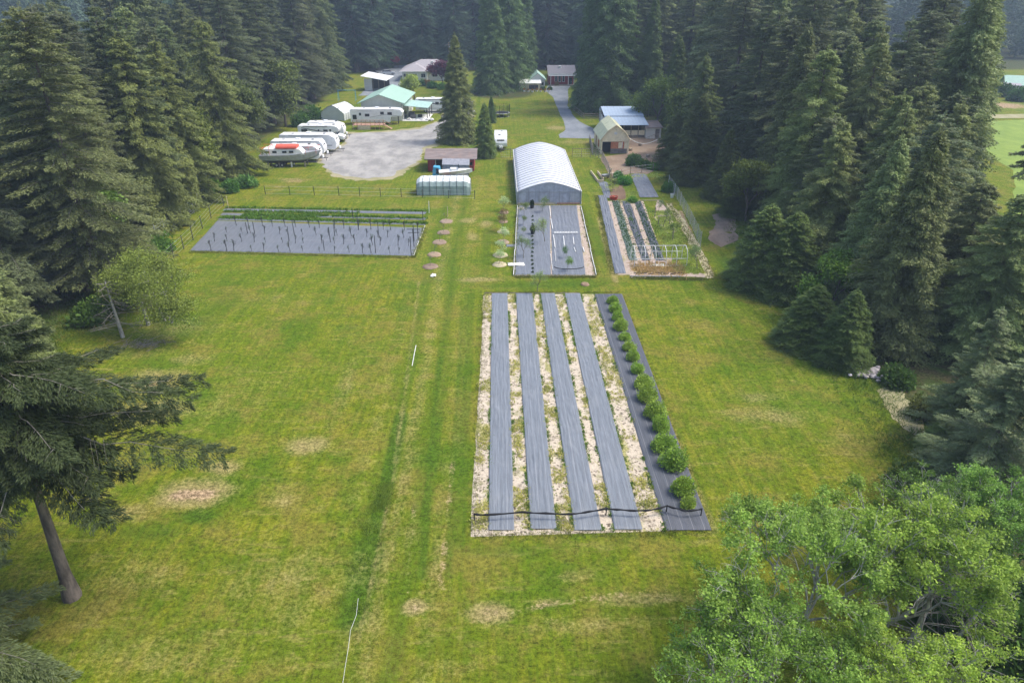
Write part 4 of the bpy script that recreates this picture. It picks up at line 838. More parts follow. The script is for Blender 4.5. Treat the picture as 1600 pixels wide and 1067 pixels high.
# ------------------------------------------------------------------ greenhouse
def arch(Wd, hw, hp, n=14):
    """gothic bow: half profile points from left wall foot up over the peak to the right"""
    pts = [(-Wd/2, 0), (-Wd/2, hw)]
    for i in range(1, n):
        u = -1 + 2*i/n; pts.append((u*Wd/2, hw + (hp-hw)*(1-abs(u)**1.55)**.92 + .16*(hp-hw)*(1-abs(u))**1.1))
    return pts + [(Wd/2, hw), (Wd/2, 0)]
def greenhouse():
    x0 = g(808.5, 319.5)[0]; x1 = g(907.5, 319.5)[0]; y0 = g(858, 319.5)[1]; Wd = x1-x0; Lg = 26.5
    t = thing('greenhouse', 'long white arched greenhouse with grey film end wall at the head of the middle plot', 'greenhouse', ((x0+x1)/2, y0, 0))
    pr = arch(Wd, 1.75, 2.85, 16); n = len(pr); rs = np.random.RandomState(1)
    cov = MB(); nb = 20; ys = np.linspace(0, Lg, nb*3+1)
    vs = []; 
    for j, yy in enumerate(ys):
        sag = 0 if j % 3 == 0 else -.045
        for i, (a, b) in enumerate(pr): vs.append((a*(1+sag*.3), yy, b + sag*(b > 1.0)))
    fs = [(j*n+i, j*n+i+1, (j+1)*n+i+1, (j+1)*n+i) for j in range(len(ys)-1) for i in range(n-1)]
    cov.add(vs, fs); c = cov.build('cover', M['poly'], t, smooth=True)
    md = c.modifiers.new('t', 'SOLIDIFY'); md.thickness = .02
    for k in range(nb+1):
        rb = MB(); yy = Lg*k/nb; rb.path([(a*1.004, yy, b*1.006+.01) for a, b in pr], .045, 5); rb.build('rib', M['bow'], t)
    e = MB(); e.prism([(a*.985, b*.985) for a, b in pr], 'y', .06, .12); e.build('end_wall', M['endfilm'], t)
    e = MB(); e.prism([(a*.985, b*.985) for a, b in pr], 'y', Lg-.12, Lg-.06); e.build('end_wall', M['endfilm'], t)
    fr = MB()
    for k in range(7): xx = -Wd/2+.15+(Wd-.3)*k/6; fr.box(xx, -.02, .85+.12*(k not in (0, 6)), .06, .08, 1.7+.3*(k not in (0, 6)))
    fr.box(0, -.03, 1.72, Wd-.1, .05, .06); fr.build('end_frame', M['rail'], t)
    b = MB(); b.box(-Wd*.2, -.10, .13, Wd*.6, .05, .26); b.build('base_board', M['newwood'], t)
    b = MB(); b.box(Wd*.30, -.13, .16, Wd*.36, .05, .2); b.build('base_board', M['deckwood'], t)
    for s in (-1, 1):
        b = MB(); b.box(s*(Wd/2+.06), Lg/2, .16, .06, Lg, .32); b.build('side_board', M['whitepaint'], t)
        b = MB(); b.tube((s*(Wd/2+.05), -.1, 1.78), (s*(Wd/2+.05), Lg, 1.78), .05, n=6); b.build('side_rail', M['pvc'], t)
greenhouse()
# low white boards that edge the middle plot
def edging(name, a, b, label, m='whitepaint', h=.16, w_=.06, grp=None):
    (x0, y0), (x1, y1) = g(*a), g(*b); Ld = math.hypot(x1-x0, y1-y0); t = MB(); n = max(2, int(Ld/2.4)); r_ = random.Random(int(Ld*10))
    for i in range(n): t.box(Ld*(i+.5)/n, r_.uniform(-.03, .03), h/2, Ld/n-.02, w_, h, r_.uniform(-.01, .01))
    o = t.build(name, M[m]); o.location = (x0, y0, .0); o.rotation_euler = (0, 0, math.atan2(y1-y0, x1-x0)); tag(o, label, 'edging board', grp)
edging('edging_board', (802.5, 430.8), (808.6, 323), 'white edging board along the left side of the middle plot')
edging('edging_board', (931.6, 430.8), (907.6, 323), 'white edging board along the right side of the middle plot')
edging('edging_board', (803, 431.5), (931, 431.5), 'pale edging board along the near end of the middle plot', 'newwood', .10)
edging('edging_board', (958, 314.5), (1030, 313.5), 'pale lumber across the head of the vegetable plot', 'newwood', .10)
edging('edging_board', (1030, 313), (1046, 330), 'short lumber at the right head corner of the vegetable plot', 'wood', .10)
edging('edging_board', (757, 458.6), (905, 458.6), 'dark batten across the far end of the near bed', 'wood', .08)
edging('edging_board', (984, 433), (1063, 433.5), 'grey board holding the near end of the straw bed', 'rail', .14)
edging('edging_board', (646, 400.5), (664, 353), 'pale cord along the right side of the vine plot', 'pvc', .06, .05)
# flat white pipes lying on the fabric
def pipe(label, a, b, r=.045, z=.12, m='pvc', grp=None):
    p0, p1 = g(*a), g(*b); t = MB(); k = 6; pts = [(p0[0]+(p1[0]-p0[0])*i/k, p0[1]+(p1[1]-p0[1])*i/k + .0, z+.01*((i*7) % 3)) for i in range(k+1)]
    t.path(pts, r, 6); tag(t.build('white_pipe', M[m], smooth=True), label, 'pipe', grp)
for k, (zx0, zy0, zx1, zy1, lb) in enumerate([(452, 238, 463, 352, 'white pipe nearest the greenhouse'), (466, 378, 487, 492, 'white pipe beside the blossoming tree'), (494, 560, 514, 700, 'white pipe just below the cross board'), (606, 575, 622, 722, 'white pipe between the two lower rows'), (714, 585, 722, 665, 'short white pipe in the right fabric rows'),
        (724, 700, 740, 748, 'shortest white pipe near the right edge of the plot'), (460, 770, 490, 955, 'long thin pale pipe at the near end of the plot'), (508, 716, 522, 850, 'thin pale pipe in line below the cross board'), (822, 695, 836, 745, 'short pale pipe on the wood chips')]):
    pipe(lb, (795+zx0/7.113, 290+zy0/7.113), (795+zx1/7.113, 290+zy1/7.113), .03 if 'thin' in lb else .06)
x0, y0 = g(865.5, 366); x1, _ = g(903.5, 366); t = MB(); t.box((x1-x0)/2, 0, .10, x1-x0, .16, .06); t.box((x1-x0)/2, .38, .10, x1-x0, .08, .05)
for k in range(9): t.box((x1-x0)*(k+.5)/9, .18, .105, .08, .38, .04)
o = t.build('cross_board', M['whitepaint']); o.location = (x0, y0, .06); tag(o, 'pale slatted board lying across the middle plot', 'board')
# white crumpled sheet and odds and ends
def crumple(name, label, cat, px, py, sx, sy, m, amp=.12, seed=0, z=.06):
    x, y = g(px, py); n = 14; u = np.linspace(-1, 1, n); U, V = np.meshgrid(u, u); e = 1+.25*(fbm(U*2+seed, V*2, seed, 2)-.5)
    X = U*sx/2*e; Y = V*sy/2*e; Z = np.abs(fbm(U*2.2+seed, V*2.2, seed+1, 3)-.4)*amp*2*(1-.6*np.maximum(np.abs(U), np.abs(V))) + z
    ids = np.arange(n*n).reshape(n, n); f = np.stack([ids[:-1, :-1], ids[:-1, 1:], ids[1:, 1:], ids[1:, :-1]], -1).reshape(-1, 4)
    o = link(name, np_mesh(name, np.stack([X.ravel(), Y.ravel(), Z.ravel()], 1), f, 4, smooth=True), m, None, (x, y, 0)); md = o.modifiers.new('s', 'SOLIDIFY'); md.thickness = .02; return tag(o, label, cat)
crumple('white_sheet', 'crumpled white sheet lying over the left edge of the middle plot', 'sheet', 806.5, 414, 1.75, .95, M['sacking'], .3, 3)
crumple('white_bag', 'small white bag on the grass below the mulch rings', 'bag', 677, 431.5, .55, .7, M['sacking'], .35, 5)
crumple('fabric_scrap', 'grey fabric scrap on the grass left of the middle plot', 'fabric scrap', 799.5, 384, 1.3, .8, M['fabricmid'], .05, 7, .03)
crumple('plastic_sheet', 'pale plastic bundle on the straw bed inside the hoop frame', 'plastic sheet', 1027, 416, 1.6, .6, M['tarpwhite'], .4, 9)
for px, py, lb in ((831.3, 326, 'black potted shrub at the head of the middle plot'), (832.3, 366.5, 'black potted shrub half way down the middle plot')):
    t = thing('potted_shrub', lb, 'potted plant', (*g(px, py), .08)); MB().lathe([(.22, 0), (.28, .42), (.30, .45), (.26, .45), (.25, .38)], 12).build('pot', M['pot'], t)
    c = link('crown', BU[0][0], None, t); c.scale = (.55, .55, .9); c.location = (0, 0, .35); c.color = (.12, .16, .25, 1)
x, y = g(813.5, 327.5); t = thing('planter_box', 'small square pale wooden frame in the far left corner of the middle plot', 'frame', (x, y, .08))
for dx, dy, sx, sy in ((0, .3, .8, .07), (0, -.3, .8, .07), (.37, 0, .07, .53), (-.37, 0, .07, .53)): MB().box(dx, dy, .06, sx, sy, .12).build('board', M['newwood'], t)
MB().box(0, 0, .02, .66, .52, .02).build('mesh_screen', M['rail'], t)
x, y = g(865.5, 0+421); t = MB(); cpts = [(math.cos(a)*1.6, math.sin(a)*.75, .13) for a in np.linspace(math.pi*1.02, math.pi*1.98, 14)]; t.path(cpts, .035, 5)
o = t.build('black_hose', M['black']); o.location = (*g(889, 418), 0); tag(o, 'black hose curved across the near end of the middle plot', 'hose')
# seedling slots down the smooth fabric
SL = bush_mesh(71, .16, .16, 60, .10, 3); SL[0].materials.append(M['shrub']); SL[1].materials.append(M['twig'])
for k in range(15):
    zy = 360 + 44*k if k < 15 else 0
    py = 290 + (352 + 44.5*k)/7.113
    if abs(py-366) < 4: continue
    t = make_bush('seedling', 'dark seedling in the single line of planting holes down the smooth fabric', 'seedling', SL, M['shrub'], (*g(795 + 262/7.113, py), .08), k, 'seedlings in line on the smooth fabric', (.3, .4, .35, 1), 1.0)

# ------------------------------------------------------------------ orchard trees and mulch rings
SAP = [decid('s', 80+i, 2.6, .95, 900, .12, 4, 1, .035, .5, .3, .05, .3, .2) for i in range(3)]
OLD = decid('s', 88, 3.0, 1.25, 1500, .085, 5, 1, .05, .5, .3, .05, .26, .2)
def sapling(px, py, lb, s, tn, ms=None, m='shrub', name='fruit_tree'):
    ms = ms or SAP[int(px*7) % 3]
    make_tree(name, lb, 'fruit tree', ms, (M[m], M['twig']), (*g(px, py), .04), px, None, tn, s)
sapling(851.2, 378, 'pale blossoming fruit tree in the middle plot, the largest there', 1.0, (2.3, 1.75, 2.6, 1), OLD)
sapling(818, 404, 'thin green fruit tree at the near left of the middle plot', .85, (1.6, 1.4, 2.0, 1), OLD)
sapling(847, 331, 'thin fruit tree against the greenhouse end wall', .7, (1.5, 1.3, 1.6, 1), OLD)
sapling(819, 338, 'slim staked sapling in the far left of the middle plot', .7, (1.3, 1.1, 1.4, 1)); sapling(818, 353, 'small slim sapling below the far left sapling of the middle plot', .5, (1.3, 1.1, 1.4, 1)); sapling(817, 368, 'smallest sapling half way down the left of the middle plot', .4, (1.3, 1.1, 1.4, 1))
sapling(886.5, 424, 'leafy green sapling at the near end of the wrinkled fabric', .6, (1.2, 1.3, 1.0, 1)); sapling(884, 403, 'dark green sapling between the white pipes', .5, (.6, .9, .8, 1))
sapling(840, 455, 'pale fruit tree on the grass between the near bed and the middle plot', .75, (2.2, 1.8, 2.4, 1), OLD)
sapling(787.5, 331, 'white blossoming sapling at the far end of the ringed row', .75, (4.2, 3.0, 7, 1)); sapling(786.5, 345, 'brown leaved sapling second from the far end of the ringed row', .6, (2.2, .9, 1.5, 1)); sapling(785.6, 361, 'bare sapling with a pale mulch collar in the ringed row', .8, (2.0, 1.0, 1.5, 1))
sapling(787, 380, 'white blossoming sapling half way along the ringed row', .7, (4, 3, 7, 1)); sapling(783, 400, 'white blossoming sapling second nearest in the ringed row', .65, (4, 3, 6.5, 1)); sapling(781, 413, 'white blossoming sapling nearest in the ringed row', .6, (3.6, 2.8, 6, 1))
sapling(957, 300, 'leafless sapling beside the wooden trough', .7, (1, .8, 1, 1)); sapling(1089, 420, 'pale leaved fruit tree at the near right corner of the vegetable plot', .9, (1.5, 1.4, 1.8, 1), OLD)
sapling(1036, 355, 'small fruit tree on the wood chips right of the fabric rows', .8, (1.6, 1.3, 1.6, 1), OLD); sapling(1050, 372, 'thin sapling in the grass left of the straw path', .7, (1.2, 1.1, 1.0, 1)); sapling(985, 350, 'green plant standing in the third fabric row', .35, (.9, 1.1, .9, 1))
sapling(1029, 330, 'grey green currant bush at the head of the vegetable plot', .55, (1.0, 1.2, 1.2, 1), OLD)
def ring(px, py, r, lb, m, seed):
    rs_ = random.Random(seed); mb = MB(); k = 22
    prof = [(.02, .10), (.45, .12), (.8, .16), (1.0, .02)]; vs = []
    for q_, z_ in prof:
        for i in range(k): a = 2*math.pi*i/k; rr_ = r*q_*(1+rs_.uniform(-.08, .08)); vs.append((rr_*math.cos(a), rr_*math.sin(a), z_+rs_.uniform(-.01, .02)))
    mb.add(vs, [(j*k+i, j*k+(i+1) % k, (j+1)*k+(i+1) % k, (j+1)*k+i) for j in range(3) for i in range(k)] + [tuple(range(k))])
    o = mb.build('mulch_ring', m, smooth=True); o.location = (*g(px, py), 0); tag(o, lb, 'mulch ring', 'mulch rings on the grass')
for k, (px, py, r, lb, mm_) in enumerate([(788, 333, .62, 'brown mulch ring at the far end of the sapling row', 'litter'), (786.5, 347, .62, 'earthy mulch ring second from the far end of the sapling row', 'dirt'), (785.5, 362.5, .72, 'neat pale mulch ring third in the sapling row', 'straw'), (785.5, 379, .8, 'brown mulch ring half way along the sapling row', 'litter'), (782, 399, .85, 'pale mulch ring second nearest in the sapling row', 'straw'), (780.5, 414, .8, 'pale mulch ring nearest in the sapling row', 'straw'),
        (697, 346.5, .85, 'reddish mulch ring farthest along the left grass strip', 'litter'), (693, 364, .8, 'reddish mulch ring second along the left grass strip', 'litter'), (687, 379, .85, 'reddish mulch ring in the middle of the left grass strip', 'litter'), (678.5, 398.5, .8, 'dark centred mulch ring fourth along the left grass strip', 'dirt'), (672.5, 417, .85, 'reddish mulch ring nearest the white bag', 'litter'), (914, 445, .45, 'small brown mound on the grass near the head of the near bed', 'dirt')]):
    ring(px, py, r, lb, M[mm_], k)
VST = decid('s', 97, 1.0, .35, 40, .09, 3, 1, .022, .5, .3, .05, .35, .1)
for k, (px, py, lb) in enumerate([(697, 345, 'stub of a young tree in the farthest reddish mulch ring'), (693, 363, 'stub of a young tree in the second reddish mulch ring'), (687, 378, 'stub of a young tree in the middle reddish mulch ring'), (678.5, 397, 'stub of a young tree in the dark mulch ring'), (672.5, 416, 'stub of a young tree in the ring nearest the white bag')]):
    make_tree('young_tree', lb, 'young tree', VST, (M['shrub'], M['twig']), (*g(px, py), .1), k, None, (1, 1, 1, 1), 1.1)

# ------------------------------------------------------------------ young vines and stakes
vp = random.Random(5)
rows = [('nearest', (318, 392), (636, 397), 15), ('second nearest', (330, 377.5), (648, 385), 16), ('third nearest', (348, 364), (655, 373), 16), ('fourth nearest', (362, 353), (660, 361.5), 16)]
vine = decid('s', 98, 1.15, .26, 10, .10, 4, 1, .04, .45, .4, .1, .32, .08); vine[0].materials.append(M['shrub']); vine[1].materials.append(M['darksteel'])
for rn, a, b, n in rows:
    for k in range(n):
        f = (k+.5+vp.uniform(-.25, .25))/n; px = a[0]+(b[0]-a[0])*f; py = a[1]+(b[1]-a[1])*f
        t = make_tree('young_vine', 'leafless young vine in the %s row of the vine plot' % rn, 'vine', vine, (M['shrub'], M['darksteel']), (*g(px, py), .05), vp.uniform(0, 6), 'young vines, %s row' % rn, (.8, 1, .6, 1), vp.uniform(.6, 1.25))
def post(label, px, py, h, r=.035, m='darksteel', grp=None, name='stake', cat='stake', base=None):
    t = thing(name, label, cat, (*g(px, py), 0), 0, grp); MB().tube((0, 0, -.05), (rnd.uniform(-.05, .05), rnd.uniform(-.05, .05), h), r, r*.9, 6).build('post', M[m], t)
    if base is not None: MB().box(0, 0, h+.02, r*2.6, r*2.6, .04).build('cap', M[m], t)
    return t
for k, (zx, zy, h) in enumerate([(655, 280, 1.9), (625, 320, 1.9), (825, 375, 1.4), (1135, 300, 2.0), (1335, 350, 2.2), (1318, 395, 2.2), (860, 325, 1.9), (1020, 255, 1.9), (430, 275, 1.5), (990, 200, 1.7), (1385, 210, 1.6), (1116, 385, 2.1), (390, 275, 1.5), (885, 290, 1.6), (1358, 305, 2.0)]):
    post('tall dark stake standing among the young vines', 280+zx/3.636, 290+zy/3.636, h, .045, grp='dark stakes of the vine plot')
x, y = g(280+1335/3.636, 290+318/3.636); t = MB(); t.box(0, 0, 1.5, 1.5, .06, .06); t.box(0, 0, 1.1, 1.3, .06, .06); t.tube((0, 0, 0), (0, 0, 2.0), .05); o = t.build('trellis_end', M['darksteel']); o.location = (x, y, 0); tag(o, 'dark cross armed trellis end at the right of the vine plot', 'trellis')
post('yellow wooden stake at the far left corner of the vine plot', 357, 325, 1.6, .05, 'newwood'); post('white stake at the far right corner of the vine plot', 670.5, 333, 1.6, .05, 'pvc'); post('white edged stake on the straight grass strip by the far mulch ring', 699.5, 339, 1.4, .05, 'newwood')
# wire fences: posts plus strands
def fence(name, label, pts, h=1.5, step=3.0, strands=4, m='wood', wm='steel', r=.05, wr=.012, z=0, mesh_=False, toprail=False):
    q = [g(*p) for p in pts]; t = thing(name, label, 'fence', (*q[0], 0)); ox, oy = q[0]; P_ = []
    for a, b in zip(q[:-1], q[1:]):
        Ld = math.hypot(b[0]-a[0], b[1]-a[1]); k = max(1, round(Ld/step))
        for i in range(k): P_.append((a[0]+(b[0]-a[0])*i/k - ox, a[1]+(b[1]-a[1])*i/k - oy))
    P_.append((q[-1][0]-ox, q[-1][1]-oy)); wv = MB()
    for (x_, y_) in P_: MB().tube((x_, y_, -.1), (x_ + rnd.uniform(-.04, .04), y_, h*rnd.uniform(.95, 1.12)), r, r*.9, 6).build('post', M[m], t)
    for a, b in zip(P_[:-1], P_[1:]):
        for s in range(strands): zz = h*(.12 + .83*s/max(1, strands-1)); wv.tube((*a, zz), (*b, zz), wr, wr, 3, False)
        if mesh_:
            Ld = math.hypot(b[0]-a[0], b[1]-a[1]); k = int(Ld/.3)
            for i in range(1, k): x_ = a[0]+(b[0]-a[0])*i/k; y_ = a[1]+(b[1]-a[1])*i/k; wv.tube((x_, y_, .1), (x_, y_, h*.95), wr*.7, wr*.7, 3, False)
    wv.build('wire', M[wm], t)
    if toprail:
        tr = MB()
        for a, b in zip(P_[:-1], P_[1:]): tr.tube((*a, h), (*b, h), .045, .045, 5)
        tr.build('top_rail', M[m], t)
    return t
fence('wire_fence', 'leaning wire fence with dark posts at the left end of the vine plot', [(350, 322), (330, 341), (302, 375), (272, 404), (245, 432)], 1.6, 4.0, 4, 'darksteel', wm='steel')
fence('wire_fence', 'low wire fence with many dark posts along the near side of the neighbours yard', [(415, 304), (530, 306), (660, 309), (742, 311)], 1.25, 3.4, 3, 'darksteel')
fence('wire_fence', 'grey mesh fence against the left woods, behind the leafy shrub tree', [(232, 388), (285, 350), (320, 318)], 1.9, 2.4, 6, 'steel', mesh_=True)
fence('wire_fence', 'tall silver wire mesh fence down the right side of the vegetable plot', [(1044, 292), (1058, 312), (1078, 350), (1094, 386)], 1.7, 2.6, 6, 'steel', mesh_=True, r=.045)
fence('wire_fence', 'silver wire fence with top rail left of the greenhouse, in front of the trailer', [(783, 247), (812, 247)], 1.5, 1.9, 4, 'wood', mesh_=True, toprail=True)
fence('farm_gate', 'mesh gate with top rail between the greenhouse and the cream barn', [(894, 246), (923, 246)], 1.5, 2.0, 4, 'wood', mesh_=True, toprail=True)
fence('board_fence', 'weathered post and wire fence on the left side of the chicken yard', [(921, 224), (926, 243), (940, 250), (950, 270), (953, 282)], 1.5, 1.3, 5, 'wood', mesh_=True, toprail=True)
fence('wire_fence', 'low fence between the chicken yard and the vegetable plot', [(955, 283), (985, 272), (1020, 268)], 1.2, 2.4, 3, 'wood', mesh_=True)
fence('rail_fence', 'wooden rail fence among the trees right of the paved drive', [(893, 170), (912, 186), (935, 186)], 1.1, 3, 3, 'wood', 'wood', wr=.05)
# hoop frame over the near end of the vegetable plot
def hoop_frame():
    (xa, ya), (xb, _) = g(991, 417), g(1073, 417); t = thing('hoop_frame', 'open white pipe hoop frame over the straw bed of the vegetable plot', 'hoop frame', (xa, ya, 0)); Wd = xb-xa; D = 2.3
    for k in range(6):
        x_ = Wd*k/5; MB().path([(x_, 0, 0), (x_, .02, 1.15), (x_, .45, 1.75), (x_, D/2, 1.95), (x_, D-.45, 1.75), (x_, D-.02, 1.15), (x_, D, 0)], .035, 5).build('hoop', M['pvc'], t)
    for y_, z_ in ((D/2, 1.97), (.03, .9), (D-.03, .9), (.0, .12)): MB().tube((0, y_, z_), (Wd, y_, z_), .03, n=5).build('purlin', M['pvc'], t)
hoop_frame()
for k in range(7):
    px = 990 + k*11.5; pipe('black irrigation tube piece on the straw bed', (px, 428+(k % 3)), (px+9, 429-(k % 2)), .04, .12, 'black', 'black tubes on the straw bed')
pts = np.concatenate([in_band(700, [(988, 420), (1068, 420)], 2.0)]); blades('dead_plants', pts, .30, M['weed'], 15, 5, .03, .15, .9, (1.5, 1.1, 1.3, 1))
rs = np.random.RandomState(9)
for nm, (a, b), (c, d), wd, n_, col in (('seedling_rows', (961.5, 315), (990, 405), .6, 520, (.55, .7, .8, 1)), ('seedling_rows', (996, 317), (1030, 405), .6, 450, (.45, .7, .7, 1)), ('seedling_rows', (978, 317), (1010, 405), .5, 160, (.5, .7, .7, 1))):
    pts = in_band(n_, [(a, b), (c, d)], wd); pts[:, 2] = .13; blades(nm, pts, .14, M['shrub'], int(a), 5, .03, .06, .8, col)
# raised wooden trough, stool, bucket, red pots, hose of netting over the chicken yard
x, y = g(929, 279); t = thing('wooden_trough', 'pale open lumber frame on the grass beside the narrow fabric strip', 'planter frame', (x, y, 0), .0)
x1, y1 = g(934.5, 285.5); x0, y0 = g(923, 270)
tt = MB(); a = math.atan2(y1-y0, x1-x0); Ld = math.hypot(x1-x0, y1-y0)
tt.box((x0+x1)/2-x, (y0+y1)/2-y, .2, Ld, .12, .4, a); tt.build('board', M['newwood'], t); MB().box((x0+x1)/2-x+1.0, (y0+y1)/2-y+.3, .2, Ld*.8, .12, .4, a).build('board', M['newwood'], t); MB().box(x1-x+.4, y1-y+.1, .2, 1.0, .12, .4, .2).build('board', M['newwood'], t)
x, y = g(953.5, 275); t = thing('wooden_chair', 'pale wooden garden chair beside the leafy clump', 'chair', (x, y, 0), .2)
MB().box(0, 0, .45, .7, .65, .06).build('seat', M['newwood'], t); MB().box(0, .32, .85, .7, .06, .5).build('backrest', M['newwood'], t)
for sx in (-.3, .3):
    for sy in (-.28, .28): MB().box(sx, sy, .21, .07, .07, .42).build('leg', M['newwood'], t)
    MB().box(sx, 0, .68, .09, .6, .05).build('armrest', M['newwood'], t)
x, y = g(945, 280); t = thing('wheelbarrow', 'grey wheelbarrow between the wooden frame and the garden chair', 'wheelbarrow', (x, y, 0), .7)
MB().hexa([(-.6, -.4, .75), (.6, -.3, .7), (.6, .3, .7), (-.6, .4, .75)], [(-.35, -.22, .35), (.35, -.18, .35), (.35, .18, .35), (-.35, .22, .35)]).build('tray', M['tarpgrey'], t, .02)
MB().lathe([(.05, -.05), (.2, -.05), (.2, .05), (.05, .05)], 14).build('wheel', M['black'], t, loc=(.7, 0, .2)).rotation_euler = (math.pi/2, 0, 0)
for s in (-1, 1): MB().path([(.7, s*.1, .2), (-.2, s*.25, .34), (-1.1, s*.3, .62)], .025, 5).build('handle', M['wood'], t); MB().tube((-.3, s*.25, .36), (-.35, s*.27, 0), .025).build('leg', M['darksteel'], t)
x, y = g(1050, 309); t = thing('bucket', 'white bucket at the foot of the tall mesh fence', 'bucket', (x, y, 0)); MB().lathe([(.20, 0), (.27, .5), (.29, .52), (.26, .52), (.2, .1)], 14).build('body', M['pvc'], t); MB().path([(.27*math.cos(a_), 0, .5+.22*math.sin(a_)) for a_ in np.linspace(0, math.pi, 9)], .012, 4).build('handle', M['steel'], t)
for k, (px, py, s, lb) in enumerate(((956, 312, 1.0, 'left red plastic tub at the corner of the dug soil'), (961, 312.5, 1.15, 'right red plastic tub at the corner of the dug soil'))):
    t = thing('plastic_tub', lb, 'tub', (*g(px, py), .02)); t.scale = (s,)*3; MB().lathe([(.24, 0), (.33, .42), (.36, .45), (.31, .45), (.26, .1)], 14).build('body', M['terracotta'], t); MB().lathe([(.30, .36), (.30, .38)], 14).build('soil', M['soil'], t)
t = thing('cross_trellis', 'small grey timber frame standing right of the fabric rows', 'trellis', (*g(1037, 352), 0))
for s in (-.7, .7): MB().box(s, 0, .6, .08, .08, 1.2).build('post', M['wood'], t)
MB().box(0, 0, 1.2, 1.6, .08, .08).build('rail', M['newwood'], t)
post('dark wooden post in the grass right of the fabric rows', 1051, 377, 1.6, .05, 'wood'); post('dark post among the shrubs at the head of the vegetable plot', 1023, 340, 1.4, .05, 'wood')
# rolled black netting carried over the near bed on short posts
zp = [(52, 925), (95, 928), (240, 917), (330, 922), (430, 925), (500, 915), (565, 903), (620, 908), (690, 912), (745, 908), (800, 893), (850, 906), (880, 912), (935, 906)]
pts = [P(720+a/2.482, 430+b/2.482, .55) for a, b in zp]; dense = []
for i, (a, b) in enumerate(zip(pts[:-1], pts[1:])):
    for j in range(4): f = j/4; dense.append(tuple(a[k]+(b[k]-a[k])*f + ((-.03*math.sin(f*3.1)) if k == 2 else 0) for k in range(3)))
dense.append(pts[-1]); t = thing('netting_roll', 'long roll of black netting slung across the near end of the bed', 'netting', (pts[0][0], pts[0][1], 0))
nv = MB()
for i, (a, b) in enumerate(zip(dense[:-1], dense[1:])):
    o_ = np.array([pts[0][0], pts[0][1], 0]); nv.tube(np.array(a)-o_, np.array(b)-o_, .055+.018*math.sin(i*1.7), .055+.018*math.sin((i+1)*1.7), 7, False)
nv.build('netting', M['net'], t, smooth=True)
for i in (0, 6, 10, 13): p = pts[i]; MB().tube((p[0]-pts[0][0], p[1]-pts[0][1], 0), (p[0]-pts[0][0], p[1]-pts[0][1], p[2]+.06), .035, .035, 6).build('post', M['black'], t)
# thin cord along the drainage ditch
cord = [(650, 540), (645, 570), (560, 940), (552, 985), (545, 1020), (537, 1067)]
t = MB(); t.path([(*g(*p), .04) for p in [(650, 540), (647, 555), (644, 572)]], .03, 4); tag(t.build('cord', M['pvc']), 'short white cord on the grass in mid field', 'cord')
t = MB(); cp = [(561, 935), (556, 962), (549, 985), (546, 1010), (540, 1040), (534, 1075)]; t.path([(*g(a + math.sin(b)*1.2, b), .04) for a, b in cp], .008, 4); tag(t.build('cord', M['pvc']), 'thin white cord beside the ditch at the bottom of the field', 'cord')
# rocks
def rocks(name, label, px, py, n, spread, m, s=.3, seed=1):
    rs_ = np.random.RandomState(seed); x, y = g(px, py); bm = bmesh.new()
    for i in range(n):
        c = np.array([rs_.normal()*spread, rs_.normal()*spread*.6, .08+rs_.rand()*.2]); r = bmesh.ops.create_icosphere(bm, subdivisions=1, radius=s*(.5+rs_.rand()))
        for v in r['verts']: v.co = v.co*1.0; v.co.x *= 1+.3*rs_.rand(); v.co.z *= .6; v.co += type(v.co)(c) + type(v.co)(rs_.normal(size=3)*s*.12)
    me = bpy.data.meshes.new(name); bm.to_mesh(me); bm.free(); tag(link(name, me, m, None, (x, y, 0)), label, 'rock' if name == 'rock' else 'rock pile' if name == 'rock_pile' else 'junk')
rocks('rock_pile', 'heap of pale pink grey rocks where the lawn meets the right woods', 1368, 586, 110, .75, M['rock'], .17, 4)
rocks('rock', 'single grey stone beneath the cedar at the right of the lawn', 1222, 466, 1, .01, M['rock'], .2, 6)
rs_ = np.random.RandomState(3); sk = MB()
for i in range(70): a_ = rs_.rand()*3.14; c_ = np.array([rs_.normal()*.9, rs_.normal()*.4, .04+.12*rs_.rand()]); d_ = np.array([math.cos(a_), math.sin(a_), rs_.normal()*.1])*rs_.uniform(.2, .7); sk.tube(c_-d_, c_+d_, .02, .012, 4)
o = sk.build('stick_pile', M['twig']); o.location = (*g(225, 537), 0); tag(o, 'scatter of grey sticks on bare ground beside the thin dead trunk', 'stick pile')

# ------------------------------------------------------------------ vehicles
def wheel(parent, x, y, z, r=.36, w_=.22, rim='steel'):
    a = MB().lathe([(r*.55, -w_/2), (r*.93, -w_/2), (r, -w_*.3), (r, w_*.3), (r*.93, w_/2), (r*.55, w_/2)], 18).build('wheel', M['black'], parent, loc=(x, y, z)); a.rotation_euler = (math.pi/2, 0, 0)
    MB().lathe([(.05, -w_*.52), (r*.5, -w_*.50), (r*.56, -w_*.4), (r*.56, w_*.4), (r*.5, w_*.50), (.05, w_*.52)], 14).build('rim', M[rim], a)
def side_window(parent, x, z, sx, sz, W, side, fr=True):
    yy = side*(W/2); o = MB().box(x, yy + side*.008, z, sx, .03, sz).build('window', M['glass'], parent, .01)
    if fr:
        f = MB()
        for dx, dz, a, b in ((0, sz/2+.02, sx+.08, .04), (0, -sz/2-.02, sx+.08, .04), (sx/2+.02, 0, .04, sz), (-sx/2-.02, 0, .04, sz)): f.box(x+dx, yy+side*.014, z+dz, a, .04, b)
        f.build('frame', M['rail'], o)
